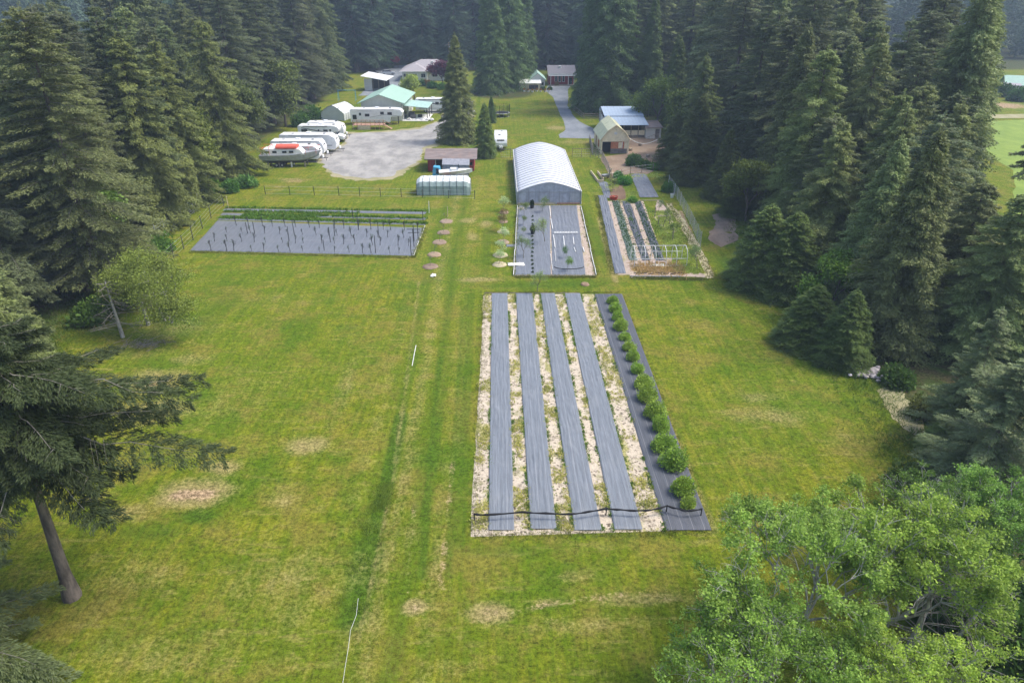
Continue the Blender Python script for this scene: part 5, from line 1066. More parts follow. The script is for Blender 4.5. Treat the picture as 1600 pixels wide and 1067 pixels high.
def rv_roof(t, Lt, W, z, ac=True, vents=2, seed=1):
    r_ = random.Random(seed)
    if ac: MB().hexa([(-.35, -.28, z+.3), (.35, -.28, z+.26), (.35, .28, z+.26), (-.35, .28, z+.3)], [(-.45, -.35, z), (.5, -.35, z), (.5, .35, z), (-.45, .35, z)]).build('air_conditioner', M['white'], t, .04)
    for k in range(vents): MB().box(Lt*(.28 - .55*k), r_.uniform(-.3, .3), z+.05, .42, .42, .10).build('roof_vent', M['glass'] if k == 0 else M['rail'], t, .02)
def trailer(name, label, loc, rz, Lt, Ht=2.9, W=2.4, nose=.9, wins=(), stripe='rail', group=None, cat='travel trailer', backwin=False, side=-1, seed=1, ac=True, door=True):
    t = thing(name, label, cat, loc, rz, group); h = Lt/2; fl = .55
    prof = [(-h, fl+.15), (-h+.08, Ht-.15), (-h+.25, Ht), (h-nose, Ht), (h-.25, Ht-.55), (h, Ht*.55), (h-.1, fl+.3), (h-.45, fl), (-h+.35, fl)]
    MB().prism(prof, 'y', -W/2, W/2).build('body', M['white'], t, .06)
    for s in (-1, 1):
        for dx in (-.42, .42): wheel(t, -.35+dx*.95, s*(W/2-.16), .34, .34, .2)
        MB().box(-.35, s*(W/2+.012), .62, 1.9, .03, .14).build('wheel_arch', M['rail'], t, .01)
        MB().box(0, s*(W/2+.006), fl+.75, Lt-1.6, .02, .16).build('stripe', M[stripe], t)
        MB().box(-.2, s*(W/2+.03), Ht-.16, Lt*.6, .08, .09).build('awning', M['rail'], t, .02)
        for (a, b, c, d) in wins: side_window(t, a, b, c, d, W, s)
    if door:
        o = MB().box(h*.35, side*(W/2+.01), fl+1.05, .72, .03, 1.95).build('door', M['whitepaint'], t, .01); MB().box(h*.35+.26, side*(W/2+.04), fl+.95, .06, .04, .14).build('handle', M['darksteel'], o)
    fw = MB().box(h-.18, 0, Ht*.70, .06, 1.3, .42).build('front_window', M['glass'], t, .01); fw.rotation_euler = (0, 0, 0)
    rv_roof(t, Lt, W, Ht, ac, 2, seed)
    hb = MB(); hb.tube((h-.5, -.5, .5), (h+.95, 0, .5), .05); hb.tube((h-.5, .5, .5), (h+.95, 0, .5), .05); hb.tube((h+.75, 0, .5), (h+.75, 0, .05), .04); hb.box(h+1.0, 0, .52, .2, .12, .1); hb.build('hitch', M['darksteel'], t)
    for s in (-1, 1): MB().lathe([(.04, 0), (.13, .03), (.15, .1), (.15, .38), (.1, .48), (.04, .5)], 12).build('gas_bottle', M['white'], t, loc=(h+.25, s*.17, .52))
    MB().box(-h-.08, 0, .5, .1, W*.9, .12).build('bumper', M['darksteel'], t, .02)
    return t
# white trailer by the greenhouse, hitch towards the camera
x, y = g(782.5, 237); trailer('travel_trailer', 'white travel trailer parked on the lawn behind the greenhouse fence, hitch forward', (x, y+3.6, 0), -math.pi/2, 6.6, 2.55, 2.3, .8, [(-1.2, 1.75, .9, .5), (1.0, 1.75, .6, .5)], ac=False)
# neighbours' row, noses to the right
def at_row(px, py, dx): x_, y_ = g(px, py); return (x_+dx, y_+1.1, 0)
trailer('travel_trailer', 'white travel trailer parked nearest the boat', at_row(500, 254, -4.2), .02, 8.6, 2.75, 2.4, 1.1, [(-2.2, 1.7, 1.0, .45), (2.6, 1.75, .5, .5)], seed=2)
trailer('travel_trailer', 'boxy pale travel trailer, second behind the boat', at_row(512, 247, -5.0), .0, 9.2, 2.95, 2.4, .7, [(-.3, 1.9, .8, .45), (2.6, 1.85, .6, .5)], seed=3)
trailer('travel_trailer', 'largest white travel trailer with two dark side windows, beside the motorhome', at_row(530, 238.5, -5.3), -.03, 10.2, 3.15, 2.5, 1.2, [(2.2, 2.35, .8, .42), (2.5, 1.45, .8, .5), (-2.5, 2.0, 1.0, .5)], seed=4)
trailer('travel_trailer', 'rounded cream white trailer half hidden behind the motorhome', at_row(545, 216, -4.4), .0, 7.2, 3.0, 2.4, 1.9, [(2.2, 1.6, .8, .5)], seed=5)
def motorhome(label, loc, rz, Lt=8.4, W=2.45, seed=1):
    t = thing('motorhome', label, 'motorhome', loc, rz); h = Lt/2
    MB().prism([(-h, .55), (-h+.05, 3.0), (-h+.2, 3.12), (h-1.9, 3.12), (h-1.0, 2.85), (h-.75, 2.45), (h-.95, 2.0), (h-2.0, 1.95), (h-2.15, .5)], 'y', -W/2, W/2).build('body', M['white'], t, .07)
    cb = MB().prism([(h-2.14, .5), (h-2.1, 1.96), (h-1.65, 1.96), (h-1.15, 1.35), (h-.15, 1.12), (h, .95), (h+.02, .5)], 'y', -W*.41, W*.41).build('cab', M['white'], t, .06)
    ws = MB().slab([(h-1.62, -W*.36, 1.92), (h-1.18, -W*.36, 1.40), (h-1.18, W*.36, 1.40), (h-1.62, W*.36, 1.92)], -.03).build('windshield', M['glass'], t)
    MB().box(h+.02, 0, .8, .05, W*.5, .2).build('grille', M['darksteel'], t); MB().box(h+.05, 0, .52, .14, W*.8, .16).build('bumper', M['darksteel'], t, .02)
    for s in (-1, 1):
        wheel(t, h-.95, s*(W*.41-.1), .38, .38, .24); wheel(t, -h+2.3, s*(W/2-.15), .38, .38, .26)
        MB().box(h-1.75, s*(W*.41+.01), 1.58, .5, .03, .42).build('door_window', M['glass'], t, .01)
        MB().box(h+.0, s*W*.33, .85, .08, .28, .18).build('headlight', M['lamp'], t, .02)
        side_window(t, -h+1.3, 2.15, 1.1, .6, W, s); side_window(t, 1.0, 2.1, .8, .55, W, s); side_window(t, -.3, 2.25, .3, .3, W, s, False)
        MB().hexa([(-h+.8, s*(W/2+.006), 2.75), (.9, s*(W/2+.006), 2.0), (.9, s*(W/2+.02), 2.0), (-h+.8, s*(W/2+.02), 2.75)], [(-h+.8, s*(W/2+.006), 2.63), (.9, s*(W/2+.006), 1.82), (.9, s*(W/2+.02), 1.82), (-h+.8, s*(W/2+.02), 2.63)]).build('stripe', M['darksteel'], t)
        MB().box(-.8, s*(W/2+.008), 1.0, Lt*.6, .02, .12).build('stripe', M['rail'], t); MB().box(-.9, s*(W/2+.05), 3.0, 4.6, .1, .1).build('awning', M['darksteel'], t, .02)
        MB().box(h-1.35, s*(W*.41+.16), 1.55, .1, .2, .34).build('mirror', M['black'], t, .02)
    o = MB().box(2.0-.1, -(W/2+.012), 1.6, .66, .03, 1.9).build('door', M['whitepaint'], t, .01); MB().box(1.9, -(W/2+.03), 2.25, .3, .02, .4).build('pane', M['glass'], o)
    rv_roof(t, Lt, W, 3.12, True, 2, seed); return t
x, y = g(503, 223); motorhome('white motorhome with dark slanting side stripes and a cab over the hood', (x, y+1.2, 0), -.03, 8.6, seed=7)
x, y = g(677, 176.5); motorhome('white motorhome parked beyond the green roofed shop, left of the lone cedar', (x, y+1.2, 0), -.0, 8.2, seed=8)
def fifth_wheel():
    x, y = g(590, 195); t = thing('fifth_wheel_trailer', 'long white fifth wheel trailer behind the red wood deck', 'fifth wheel trailer', (x, y+1.0, 0), 0); h = 5.6; W = 2.5
    MB().prism([(-h, .6), (-h+.05, 3.1), (-h+.2, 3.25), (h-2.0, 3.25), (h-.6, 3.1), (h, 2.5), (h-.3, 1.75), (h-2.6, 1.6), (h-2.75, .55)], 'y', -W/2, W/2).build('body', M['white'], t, .07)
    for s in (-1, 1):
        for xx, z, a, b in ((-4.7, 1.6, .8, .9), (-3.5, 2.2, .4, .5), (-2.0, 2.0, .9, .5), (1.2, 2.4, .7, .5), (2.8, 2.3, .9, .5)): side_window(t, xx, z, a, b, W, s)
        for dx in (-.5, .45): wheel(t, .4+dx, s*(W/2-.15), .38, .38)
        for z0, z1, x0, x1 in ((1.5, 2.1, -1.5, 2.0), (2.1, 1.7, 2.0, 5.0), (2.8, 2.8, -4.0, -1.0)): MB().hexa([(x0, s*(W/2+.006), z0+.08), (x1, s*(W/2+.006), z1+.08), (x1, s*(W/2+.02), z1+.08), (x0, s*(W/2+.02), z0+.08)], [(x0, s*(W/2+.006), z0), (x1, s*(W/2+.006), z1), (x1, s*(W/2+.02), z1), (x0, s*(W/2+.02), z0)]).build('stripe', M['rail'], t)
    rv_roof(t, 10, W, 3.25, True, 3, 4); hb = MB(); hb.tube((h-1.2, -.4, 1.6), (h-1.2, -.4, .05), .06); hb.tube((h-1.2, .4, 1.6), (h-1.2, .4, .05), .06); hb.build('landing_leg', M['darksteel'], t)
    (xa, ya), (xb, _) = g(552, 203), g(600, 203); t = thing('wooden_deck', 'red brown wooden deck with railing in front of the fifth wheel trailer', 'deck', (xa, ya, 0)); Wd = xb-xa; D = 2.6
    for k in range(10): MB().box(Wd/2, D*(k+.5)/10, .85, Wd, D/10-.02, .05).build('plank', M['deckwood'], t)
    for k in range(8): MB().box(Wd*k/7, 0, .95, .1, .1, 1.9).build('post', M['deckwood'], t)
    MB().box(Wd/2, -.02, 1.9, Wd+.1, .14, .06).build('top_rail', M['deckwood'], t); bl = MB()
    for k in range(36): bl.box(Wd*(k+.5)/36, .02, 1.38, .04, .04, .95)
    bl.build('baluster', M['deckwood'], t); MB().box(Wd*.36, -.08, .42, Wd*.38, .05, .84).build('skirt', M['newwood'], t)
    st = MB()
    for k in range(5): st.box(Wd+.25+k*.3, .6, .75-.16*k, .3, 1.1, .06)
    st.build('step', M['deckwood'], t); MB().hexa([(Wd, -.02, 1.95), (Wd+1.6, -.02, 1.1), (Wd+1.6, .06, 1.1), (Wd, .06, 1.95)], [(Wd, -.02, 1.85), (Wd+1.6, -.02, 1.0), (Wd+1.6, .06, 1.0), (Wd, .06, 1.85)]).build('stair_rail', M['deckwood'], t)
fifth_wheel()
def boat():
    x, y = g(455, 262); t = thing('cabin_boat', 'long grey cabin boat with a red canvas top propped on stands', 'boat', (x, y+1.2, 0), .03); Lb_ = 10.0; ns = 15; mb = MB(); vs = []
    for i in range(ns):
        u = i/(ns-1); xx = -Lb_/2 + Lb_*u*.94 ; b = 1.35*(1-max(0, (u-.45)/.55)**2.3); zk = .75 + .9*max(0, (u-.6)/.4)**2.2; zs = 2.0 + .55*max(0, (u-.4)/.6)**1.6; rake = max(0, (u-.7)/.3)*.6
        for yy, z, dx in ((0, zk, 0), (-b*.82, zk+.38, rake*.3), (-b, zs, rake), (b, zs, rake), (b*.82, zk+.38, rake*.3)): vs.append((xx+dx, yy, z))
    fs = [(i*5+j, i*5+(j+1) % 5, (i+1)*5+(j+1) % 5, (i+1)*5+j) for i in range(ns-1) for j in range(5)] + [tuple(range(5))] + [tuple((ns-1)*5+j for j in range(4, -1, -1))]
    mb.add(vs, fs); mb.build('hull', M['alum'], t); cb = MB().hexa([(-4.2, -1.0, 3.0), (1.6, -.95, 2.9), (1.6, .95, 2.9), (-4.2, 1.0, 3.0)], [(-4.4, -1.15, 1.95), (2.4, -1.05, 2.0), (2.4, 1.05, 2.0), (-4.4, 1.15, 1.95)]).build('cabin', M['whitepaint'], t, .05)
    for xx in (-3.6, -2.4, -.8, .3):
        for s in (-1, 1): MB().box(xx, s*1.09, 2.5, .7, .06, .32).build('window', M['glass'], cb, .01)
    MB().prism([(-1.1, 3.05), (-1.0, 3.35), (0, 3.6), (1.0, 3.35), (1.1, 3.05)], 'x', -2.2, 1.2).build('canopy', M['redcanvas'], t, .02)
    rl = MB(); rl.path([(-4.6, -1.2, 2.9), (-4.6, 1.2, 2.9)], .03); rl.path([(2.6, -1.1, 3.1), (4.2, -.6, 3.3), (4.9, 0, 3.4), (4.2, .6, 3.3), (2.6, 1.1, 3.1)], .03)
    for a in ((-4.6, -1.2), (-4.6, 1.2), (-3.2, -1.2), (-3.2, 1.2), (2.6, -1.1), (2.6, 1.1), (4.2, -.6), (4.2, .6)): rl.tube((a[0], a[1], 2.1), (a[0], a[1], 3.3 if a[0] < 0 else 3.2), .025)
    rl.path([(-4.6, -1.2, 3.3), (-3.2, -1.2, 3.3), (-3.2, 1.2, 3.3), (-4.6, 1.2, 3.3)], .03); rl.build('railing', M['redcanvas'], t)
    for xx in (-3.8, -2.0, 0, 2.2):
        for s in (-1, 1): MB().box(xx, s*.8, .42, .22, .22, .84).build('stand', M['wood' if xx else 'whitepaint'], t)
    MB().box(0, 0, .62, 8.0, .5, .16).build('keel_beam', M['darksteel'], t)
    for xx in (-2.4, -1.5): wheel(t, xx, -.95, .34, .34); wheel(t, xx, .95, .34, .34)
boat()
def car(label, px, py, rz, m='car'):
    t = thing('parked_car', label, 'car', (*g(px, py), 0), rz); MB().prism([(-2.2, .35), (-2.25, .85), (-1.2, 1.0), (1.0, .98), (2.1, .82), (2.25, .45), (2.1, .3), (-2.1, .3)], 'y', -.88, .88).build('body', M[m], t, .06)
    MB().hexa([(-1.5, -.65, 1.45), (.3, -.65, 1.45), (.3, .65, 1.45), (-1.5, .65, 1.45)], [(-2.0, -.8, .97), (1.1, -.8, .97), (1.1, .8, .97), (-2.0, .8, .97)]).build('cabin', M['glass'], t, .05); MB().box(-.6, 0, 1.46, 1.7, 1.25, .05).build('roof', M[m], t, .02)
    for xx in (-1.4, 1.4):
        for s in (-1, 1): wheel(t, xx, s*.8, .32, .32, .2)
car('silver car parked on the neighbours drive before the hip roofed house', 607, 117, .1); car('dark car parked at the foot of the left woods on the neighbours drive', 583, 118, 1.2, 'glass')

# ------------------------------------------------------------------ buildings
def wall_window(parent, x, y, z, sx, sz, nx_=0, ny_=-1, frame='whitepaint', mull=1):
    """window on a wall whose outward normal is (nx, ny)"""
    ex, ey = -ny_, nx_
    def bx(mb, u, v, a, b, d0, th): cx = x + ex*u + nx_*d0; cy_ = y + ey*u + ny_*d0; mb.box(cx, cy_, z+v, abs(ex)*a + abs(nx_)*th, abs(ey)*a + abs(ny_)*th, b); return mb
    o = bx(MB(), 0, 0, sx, sz, .02, .05).build('window', M['glass'], parent); f = MB()
    for u, v, a, b in ((0, sz/2+.05, sx+.2, .1), (0, -sz/2-.05, sx+.2, .1), (sx/2+.05, 0, .1, sz), (-sx/2-.05, 0, .1, sz)): bx(f, u, v, a, b, .045, .09)
    for k in range(mull): bx(f, -sx/2+sx*(k+1)/(mull+1), 0, .05, sz-.02, .05, .05)
    f.build('frame', M[frame], o)
def barn():
    x0 = g(938.5, 240.5)[0]; x1 = g(981.5, 240.5)[0]; y0 = g(960, 240.5)[1]; W = x1-x0; Ln = 9.5; t = thing('gambrel_barn', 'cream gambrel barn with moss stained roof and a dark open doorway', 'barn', (x0+W/2, y0, 0)); ze, zk, zp = 2.6, 4.0, 4.95; kx = W*.29; h = W/2
    MB().prism([(-h, 0), (-h, ze), (-kx, zk), (0, zp), (kx, zk), (h, ze), (h, 0), (h-.25, 0), (h-.25, 2.1), (-h+.2, 2.1), (-h+.2, 0)], 'y', 0, .12).build('front_wall', M['cream'], t)
    MB().prism([(-h, 0), (-h, ze), (-kx, zk), (0, zp), (kx, zk), (h, ze), (h, 0)], 'y', Ln-.12, Ln).build('back_wall', M['cream'], t)
    MB().box(-h+.06, Ln/2, ze/2, .12, Ln-.25, ze).build('side_wall', M['cream'], t); MB().box(h-.06, Ln/2, ze/2, .12, Ln-.25, ze).build('side_wall', M['cream'], t)
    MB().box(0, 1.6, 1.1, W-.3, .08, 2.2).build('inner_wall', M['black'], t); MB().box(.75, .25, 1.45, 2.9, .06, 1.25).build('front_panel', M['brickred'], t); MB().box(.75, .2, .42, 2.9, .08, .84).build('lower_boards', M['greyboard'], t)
    MB().box(.95, .17, 1.45, .62, .05, 1.0).build('shutter', M['cream'], t); MB().box(1.32, .18, 1.45, .10, .06, 1.1).build('trim', M['whitepaint'], t); MB().box(1.95, .19, 1.45, .55, .05, 1.2).build('shutter', M['cream'], t)
    MB().box(0, -.02, 3.55, .5, .06, .42).build('gable_vent', M['whitepaint'], t); MB().tube((0, -.02, 4.2), (0, -.35, 4.15), .04).build('gable_lamp', M['darksteel'], t)
    rf = MB(); o_ = .28
    for s in (-1, 1):
        rf.slab([(s*kx, -o_, zk+.02), (0, -o_, zp+.06), (0, Ln+o_, zp+.06), (s*kx, Ln+o_, zk+.02)][::(1 if s > 0 else -1)], .07)
        rf.slab([(s*(h+.25), -o_, ze-.22), (s*kx, -o_, zk+.03), (s*kx, Ln+o_, zk+.03), (s*(h+.25), Ln+o_, ze-.22)][::(1 if s > 0 else -1)], .07)
    rf.build('roof', M['creamtin'], t); fb = MB()
    for s in (-1, 1): fb.tube((s*kx, -o_-.03, zk), (0, -o_-.03, zp+.03), .06, n=4); fb.tube((s*(h+.25), -o_-.03, ze-.25), (s*kx, -o_-.03, zk), .06, n=4)
    fb.build('fascia', M['newwood'], t)
    MB().box(-h-.02, 3.2, 1.2, .06, 1.6, 1.2).build('side_window', M['brickred'], t); MB().box(-h-.02, 6.4, 1.1, .06, 1.2, 1.9).build('side_door', M['deckwood'], t)
barn()
def tin_shed():
    x0 = g(950, 216)[0]; (x1, y0) = g(1008, 214.5); W = x1-x0; t = thing('open_shed', 'long open sided shed with a blue tin roof behind the cream barn', 'shed', (x0, y0-.6, 0)); D = 12.0; ze, zr = 2.5, 4.3
    rf = MB(); rf.slab([(-.3, -.5, ze), (W+.3, -.5, ze), (W+.15, D*.36, ze+(zr-ze)*.45), (-.3, D*.36, ze+(zr-ze)*.45)], .07); rf.slab([(-.3, D*.36-.05, ze+(zr-ze)*.45+.14), (W+.2, D*.36-.05, ze+(zr-ze)*.45+.14), (W+.1, D*.86, zr+.05), (-.3, D*.86, zr+.05)], .07); rf.slab([(-.3, D*.86, zr+.05), (W+.1, D*.86, zr+.05), (W+.1, D+.4, zr-.7), (-.3, D+.4, zr-.7)], .07); rf.build('roof', M['bluetin'], t)
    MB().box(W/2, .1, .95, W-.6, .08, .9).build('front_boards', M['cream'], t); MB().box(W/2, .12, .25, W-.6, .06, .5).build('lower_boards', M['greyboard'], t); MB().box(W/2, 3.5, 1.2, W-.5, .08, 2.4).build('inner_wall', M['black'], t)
    for k in range(6): MB().box(.15+(W-.3)*k/5, 0, ze/2, .14, .14, ze-.12).build('post', M['wood'], t)
    MB().box(.1, D/2, 1.3, .1, D-.4, 2.6).build('side_wall', M['stucco'], t); MB().box(W-.1, D/2, 1.3, .1, D-.4, 2.6).build('side_wall', M['greyboard'], t); MB().box(W/2, D-.1, 1.7, W-.4, .1, 3.4).build('back_wall', M['greyboard'], t)
tin_shed()
def small_shed(name, label, px0, px1, py, D, hf, hb, wall, roof, over=.3, door=None, cat='shed', open_=None, win=0):
    (x0, y0), (x1, _) = g(px0, py), g(px1, py); W = x1-x0; t = thing(name, label, cat, (x0, y0, 0))
    MB().prism([(0, 0), (0, hf), (D, hb), (D, 0)], 'x', 0, W).build('wall', M[wall], t) if False else None
    MB().box(W/2, .05, hf/2, W, .1, hf).build('front_wall', M[wall], t); MB().box(W/2, D-.05, hb/2, W, .1, hb).build('back_wall', M[wall], t)
    for xx in (.05, W-.05): MB().prism([(.1, 0), (.1, hf), (D-.1, hb), (D-.1, 0)], 'x', xx-.05, xx+.05).build('side_wall', M[wall], t)
    MB().slab([(-over, -over, hf+.03), (W+over, -over, hf+.03), (W+over, D+over, hb+.1), (-over, D+over, hb+.1)], .09).build('roof', M[roof], t)
    if door:
        u, w_, h_, mm_ = door; o = MB().box(u*W, -.03, h_/2+.05, w_, .06, h_).build('door', M[mm_], t); MB().box(u*W+w_*.35, -.08, h_*.5, .06, .06, .16).build('handle', M['steel'], o)
    for k in range(win): wall_window(t, W*(k+1)/(win+1), 0, hf*.6, .9, .7)
    return t, W
small_shed('small_shed', 'small white grey shed with a flat brown roof right of the blue roofed shed', 1009, 1032, 217, 5.0, 2.1, 2.5, 'stucco', 'brownroof', door=(.75, .8, 1.8, 'greyboard'))
def silo():
    x, y = g(941, 197); t = thing('grain_tank', 'small round blue grey metal tank with a cone top beside the cream barn', 'tank', (x, y, 0)); MB().lathe([(.78, 1.0), (.80, 3.3)], 20).build('drum', M['steel'], t)
    MB().lathe([(.86, 3.3), (.1, 4.0), (.08, 4.05)], 20).build('cone_roof', M['bluetin'], t); MB().lathe([(.15, .5), (.78, 1.0)], 20).build('hopper', M['steel'], t)
    for a in range(4): MB().tube((.7*math.cos(a*1.57+.7), .7*math.sin(a*1.57+.7), 0), (.7*math.cos(a*1.57+.7), .7*math.sin(a*1.57+.7), 1.2), .05).build('leg', M['darksteel'], t)
    MB().box(.1, -.80, 2.5, .7, .06, .45).build('panel', M['whitepaint'], t); b = MB()
    for z in (1.5, 2.0, 2.5, 3.0): b.lathe([(.815, z-.02), (.83, z), (.815, z+.02)], 20)
    b.build('hoop', M['darksteel'], t)
silo()
# net strung over the chicken yard
def yard_net():
    a = P(979, 213, 2.4); b = P(1030, 217, 2.0); t = thing('yard_net', 'pale rope and net sagging from the barn across the chicken yard', 'net', (a[0], a[1], 0)); rp = MB(); pts = []
    for i in range(13): f = i/12; pts.append(((b[0]-a[0])*f, (b[1]-a[1])*f, a[2]+(b[2]-a[2])*f - 1.1*math.sin(math.pi*f)))
    rp.path(pts, .05, 5); rp.build('rope', M['whitepaint'], t); p2 = [(x_+.2, y_+3.0, z_+.4) for x_, y_, z_ in pts]; nm = MB(); nm.path(p2, .03, 4)
    for p_, q_ in zip(pts, p2): nm.tube(p_, q_, .02, .02, 3)
    nm.build('net', M['wood'], t)
    for f in (0, 12): MB().tube((pts[f][0], pts[f][1], 0), pts[f], .06).build('post', M['wood'], t)
yard_net()
for k, (px, py, lb) in enumerate(((985, 236, 'bare log round in the chicken yard beside the barn wall'), (1012, 246, 'bare log round in the middle of the chicken yard'), (1000, 228, 'bare log round at the back of the chicken yard'))):
    t = thing('log_round', lb, 'log', (*g(px, py), 0)); MB().lathe([(.33, 0), (.30, .45), (.26, .47)], 12).build('bark', M['wood'], t, smooth=False); MB().lathe([(.25, .47), (.24, .48)], 12).build('cut_face', M['newwood'], t)
def trampoline():
    x, y = g(783.5, 182); t = thing('trampoline', 'round black trampoline with a safety net on the lawn', 'trampoline', (x, y, 0)); R_ = 1.95
    MB().lathe([(.02, .84), (R_-.3, .84), (R_-.3, .86), (.02, .87)], 28).build('mat', M['net'], t); MB().lathe([(R_-.3, .85), (R_, .84), (R_+.02, .80), (R_-.3, .82)], 28).build('pad', M['rail'], t)
    for k in range(6):
        a = k*math.pi/3+.3; c, s = math.cos(a)*R_, math.sin(a)*R_; MB().tube((c, s, 0), (c, s, 2.6), .035).build('net_pole', M['darksteel'], t); MB().path([(c*.95, s*.95, .8), (c*.95, s*.95, .04), (math.cos(a+.5)*R_*.95, math.sin(a+.5)*R_*.95, .04), (math.cos(a+.5)*R_*.95, math.sin(a+.5)*R_*.95, .8)], .03).build('leg', M['steel'], t)
    nm = MB()
    for k in range(72): a = 2*math.pi*k/72; nm.tube((math.cos(a)*R_, math.sin(a)*R_, .9), (math.cos(a)*R_, math.sin(a)*R_, 2.55), .008, .008, 3, False)
    for z in np.linspace(.95, 2.55, 10):
        for k in range(24): a = 2*math.pi*k/24; b = 2*math.pi*(k+1)/24; nm.tube((math.cos(a)*R_, math.sin(a)*R_, z), (math.cos(b)*R_, math.sin(b)*R_, z), .008, .008, 3, False)
    nm.build('safety_net', M['net'], t)
trampoline()
def gable(t, x0, x1, y0, y1, ze, zr, wall, roof, ridge='y', over=.5, ridge_x=None, th=.14):
    rx = (x0+x1)/2 if ridge_x is None else ridge_x
    if ridge == 'y':
        for yy in (y0, y1-.15): MB().prism([(x0, 0), (x0, ze), (rx, zr), (x1, ze), (x1, 0)], 'y', yy, yy+.15).build('wall', M[wall], t)
        for xx in (x0, x1-.15): MB().box(xx+.075, (y0+y1)/2, ze/2, .15, y1-y0-.31, ze-.02).build('wall', M[wall], t)
        r = MB(); sl = (zr-ze)/(rx-x0); sr = (zr-ze)/(x1-rx)
        r.slab([(x0-over, y0-over, ze-over*sl+.12), (rx, y0-over, zr+.12), (rx, y1+over, zr+.12), (x0-over, y1+over, ze-over*sl+.12)], th); r.slab([(rx+.001, y0-over, zr+.12), (x1+over, y0-over, ze-over*sr+.12), (x1+over, y1+over, ze-over*sr+.12), (rx+.001, y1+over, zr+.12)], th)
    else:
        ry = (y0+y1)/2
        for xx in (x0, x1-.15): MB().prism([(y0, 0), (y0, ze), (ry, zr), (y1, ze), (y1, 0)], 'x', xx, xx+.15).build('wall', M[wall], t)
        for yy in (y0, y1-.15): MB().box((x0+x1)/2, yy+.075, ze/2, x1-x0-.31, .15, ze-.02).build('wall', M[wall], t)
        r = MB(); s_ = (zr-ze)/(ry-y0)
        r.slab([(x0-over, y0-over, ze-over*s_+.12), (x1+over, y0-over, ze-over*s_+.12), (x1+over, ry, zr+.12), (x0-over, ry, zr+.12)], th); r.slab([(x0-over, ry+.001, zr+.12), (x1+over, ry+.001, zr+.12), (x1+over, y1+over, ze-over*s_+.12), (x0-over, y1+over, ze-over*s_+.12)], th)
    return r.build('roof', M[roof], t)
def shop():
    x0, y0 = g(566.5, 189); x1, _ = g(629.5, 189); W = x1-x0; t = thing('workshop', 'pale grey workshop with a green tin gable roof behind the fifth wheel trailer', 'workshop', (x0, y0, 0), -.04)
    ze = 3.9; zr = 5.5; gable(t, 0, W, 0, 15.5, ze, zr, 'beige', 'greentin', 'y', .7, W*.47)
    MB().box(W+.02, .1, ze/2, .1, .1, ze-.5).build('downpipe', M['rail'], t); pt = MB(); pt.slab([(W+.1, 1.0, 3.1), (W+5.6, 1.0, 2.6), (W+5.6, 9.5, 2.6), (W+.1, 9.5, 3.1)], .1); pt.build('patio_roof', M['palegreentin'], t)
    for yy in (1.3, 5.0, 9.2): MB().box(W+5.3, yy, 1.25, .14, .14, 2.5).build('post', M['darksteel'], t)
    o = MB().box(W+.04, 4.0, 1.1, .08, 2.8, 2.2).build('door', M['glass'], t); wall_window(t, W, 7.5, 1.6, 1.4, 1.0, 1, 0)
    MB().box(W+2.8, 4, .06, 5.6, 9, .10).build('patio_slab', M['stucco'], t)
    for k, (a, b, s) in enumerate(((W+2.0, 2.4, .9), (W+3.4, 3.6, .7), (W+1.2, 5.4, 1.0))): MB().box(a, b, s/2+.12, s*1.3, s, s).build('stored_box', M['darksteel' if k % 2 else 'greyboard'], t, .05)
    rocks('junk_heap', 'heap of pale clutter at the edge of the workshop patio', 660, 188, 26, 1.3, M['stucco'], .35, 11)
shop()
def hip_house():
    (x0, y0), (x1, _) = g(629, 126.5), g(706, 126.5); W = x1-x0; t = thing('hip_roofed_house', 'pale bungalow with a wide grey hip roof behind the lime green tree', 'house', (x0, y0, 0)); D = 13; ze, zr = 2.9, 5.6; o = .7
    MB().box(W/2, .1, ze/2, W, .2, ze).build('wall', M['stucco'], t); MB().box(W/2, D-.1, ze/2, W, .2, ze).build('wall', M['stucco'], t)
    for xx in (.1, W-.1): MB().box(xx, D/2, ze/2, .2, D-.41, ze).build('wall', M['stucco'], t)
    r = MB(); a = (-o, -o, ze); b = (W+o, -o, ze); c = (W+o, D+o, ze); d = (-o, D+o, ze); e = (D*.42, D/2, zr); f = (W-D*.38, D/2, zr); r.add([a, b, c, d, e, f], [(0, 1, 5, 4), (1, 2, 5), (2, 3, 4, 5), (3, 0, 4), (3, 2, 1, 0)])
    rf = r.build('roof', M['shingle'], t); r2 = MB(); r2.add([(-.4, -2.4, ze+.02), (W*.55, -2.4, ze+.02), (W*.27, 1.6, ze+1.85), (W*.27, D*.36, ze+1.95), (-.5, -.3, ze+.02), (W*.60, -.3, ze+.02)], [(0, 1, 2), (1, 5, 3, 2), (0, 2, 3, 4), (0, 4, 5, 1)]); r2.build('front_hip', M['shingle'], rf)
    MB().box(W*.60, 3.0, ze+1.9, .9, .9, 1.2).build('chimney', M['whitepaint'], rf, .03); MB().box(W*.27, -1.1, ze/2, W*.5, 2.0, ze-.04).build('front_bay', M['stucco'], t)
    gt = MB(); gt.box(W*.27-.1, -2.42, ze-.04, W*.58, .1, .14); gt.box(W*.8, -o-.03, ze-.04, W*.42, .1, .14); gt.build('gutter', M['whitepaint'], t)
    for u, sx in ((.07, 1.3), (.24, 1.6), (.42, 1.3)): wall_window(t, W*u+.3, -2.1, 1.7, sx, 1.1)
    for u, sx in ((.66, 1.5), (.85, 1.5)): wall_window(t, W*u, 0, 1.7, sx, 1.1)
hip_house()
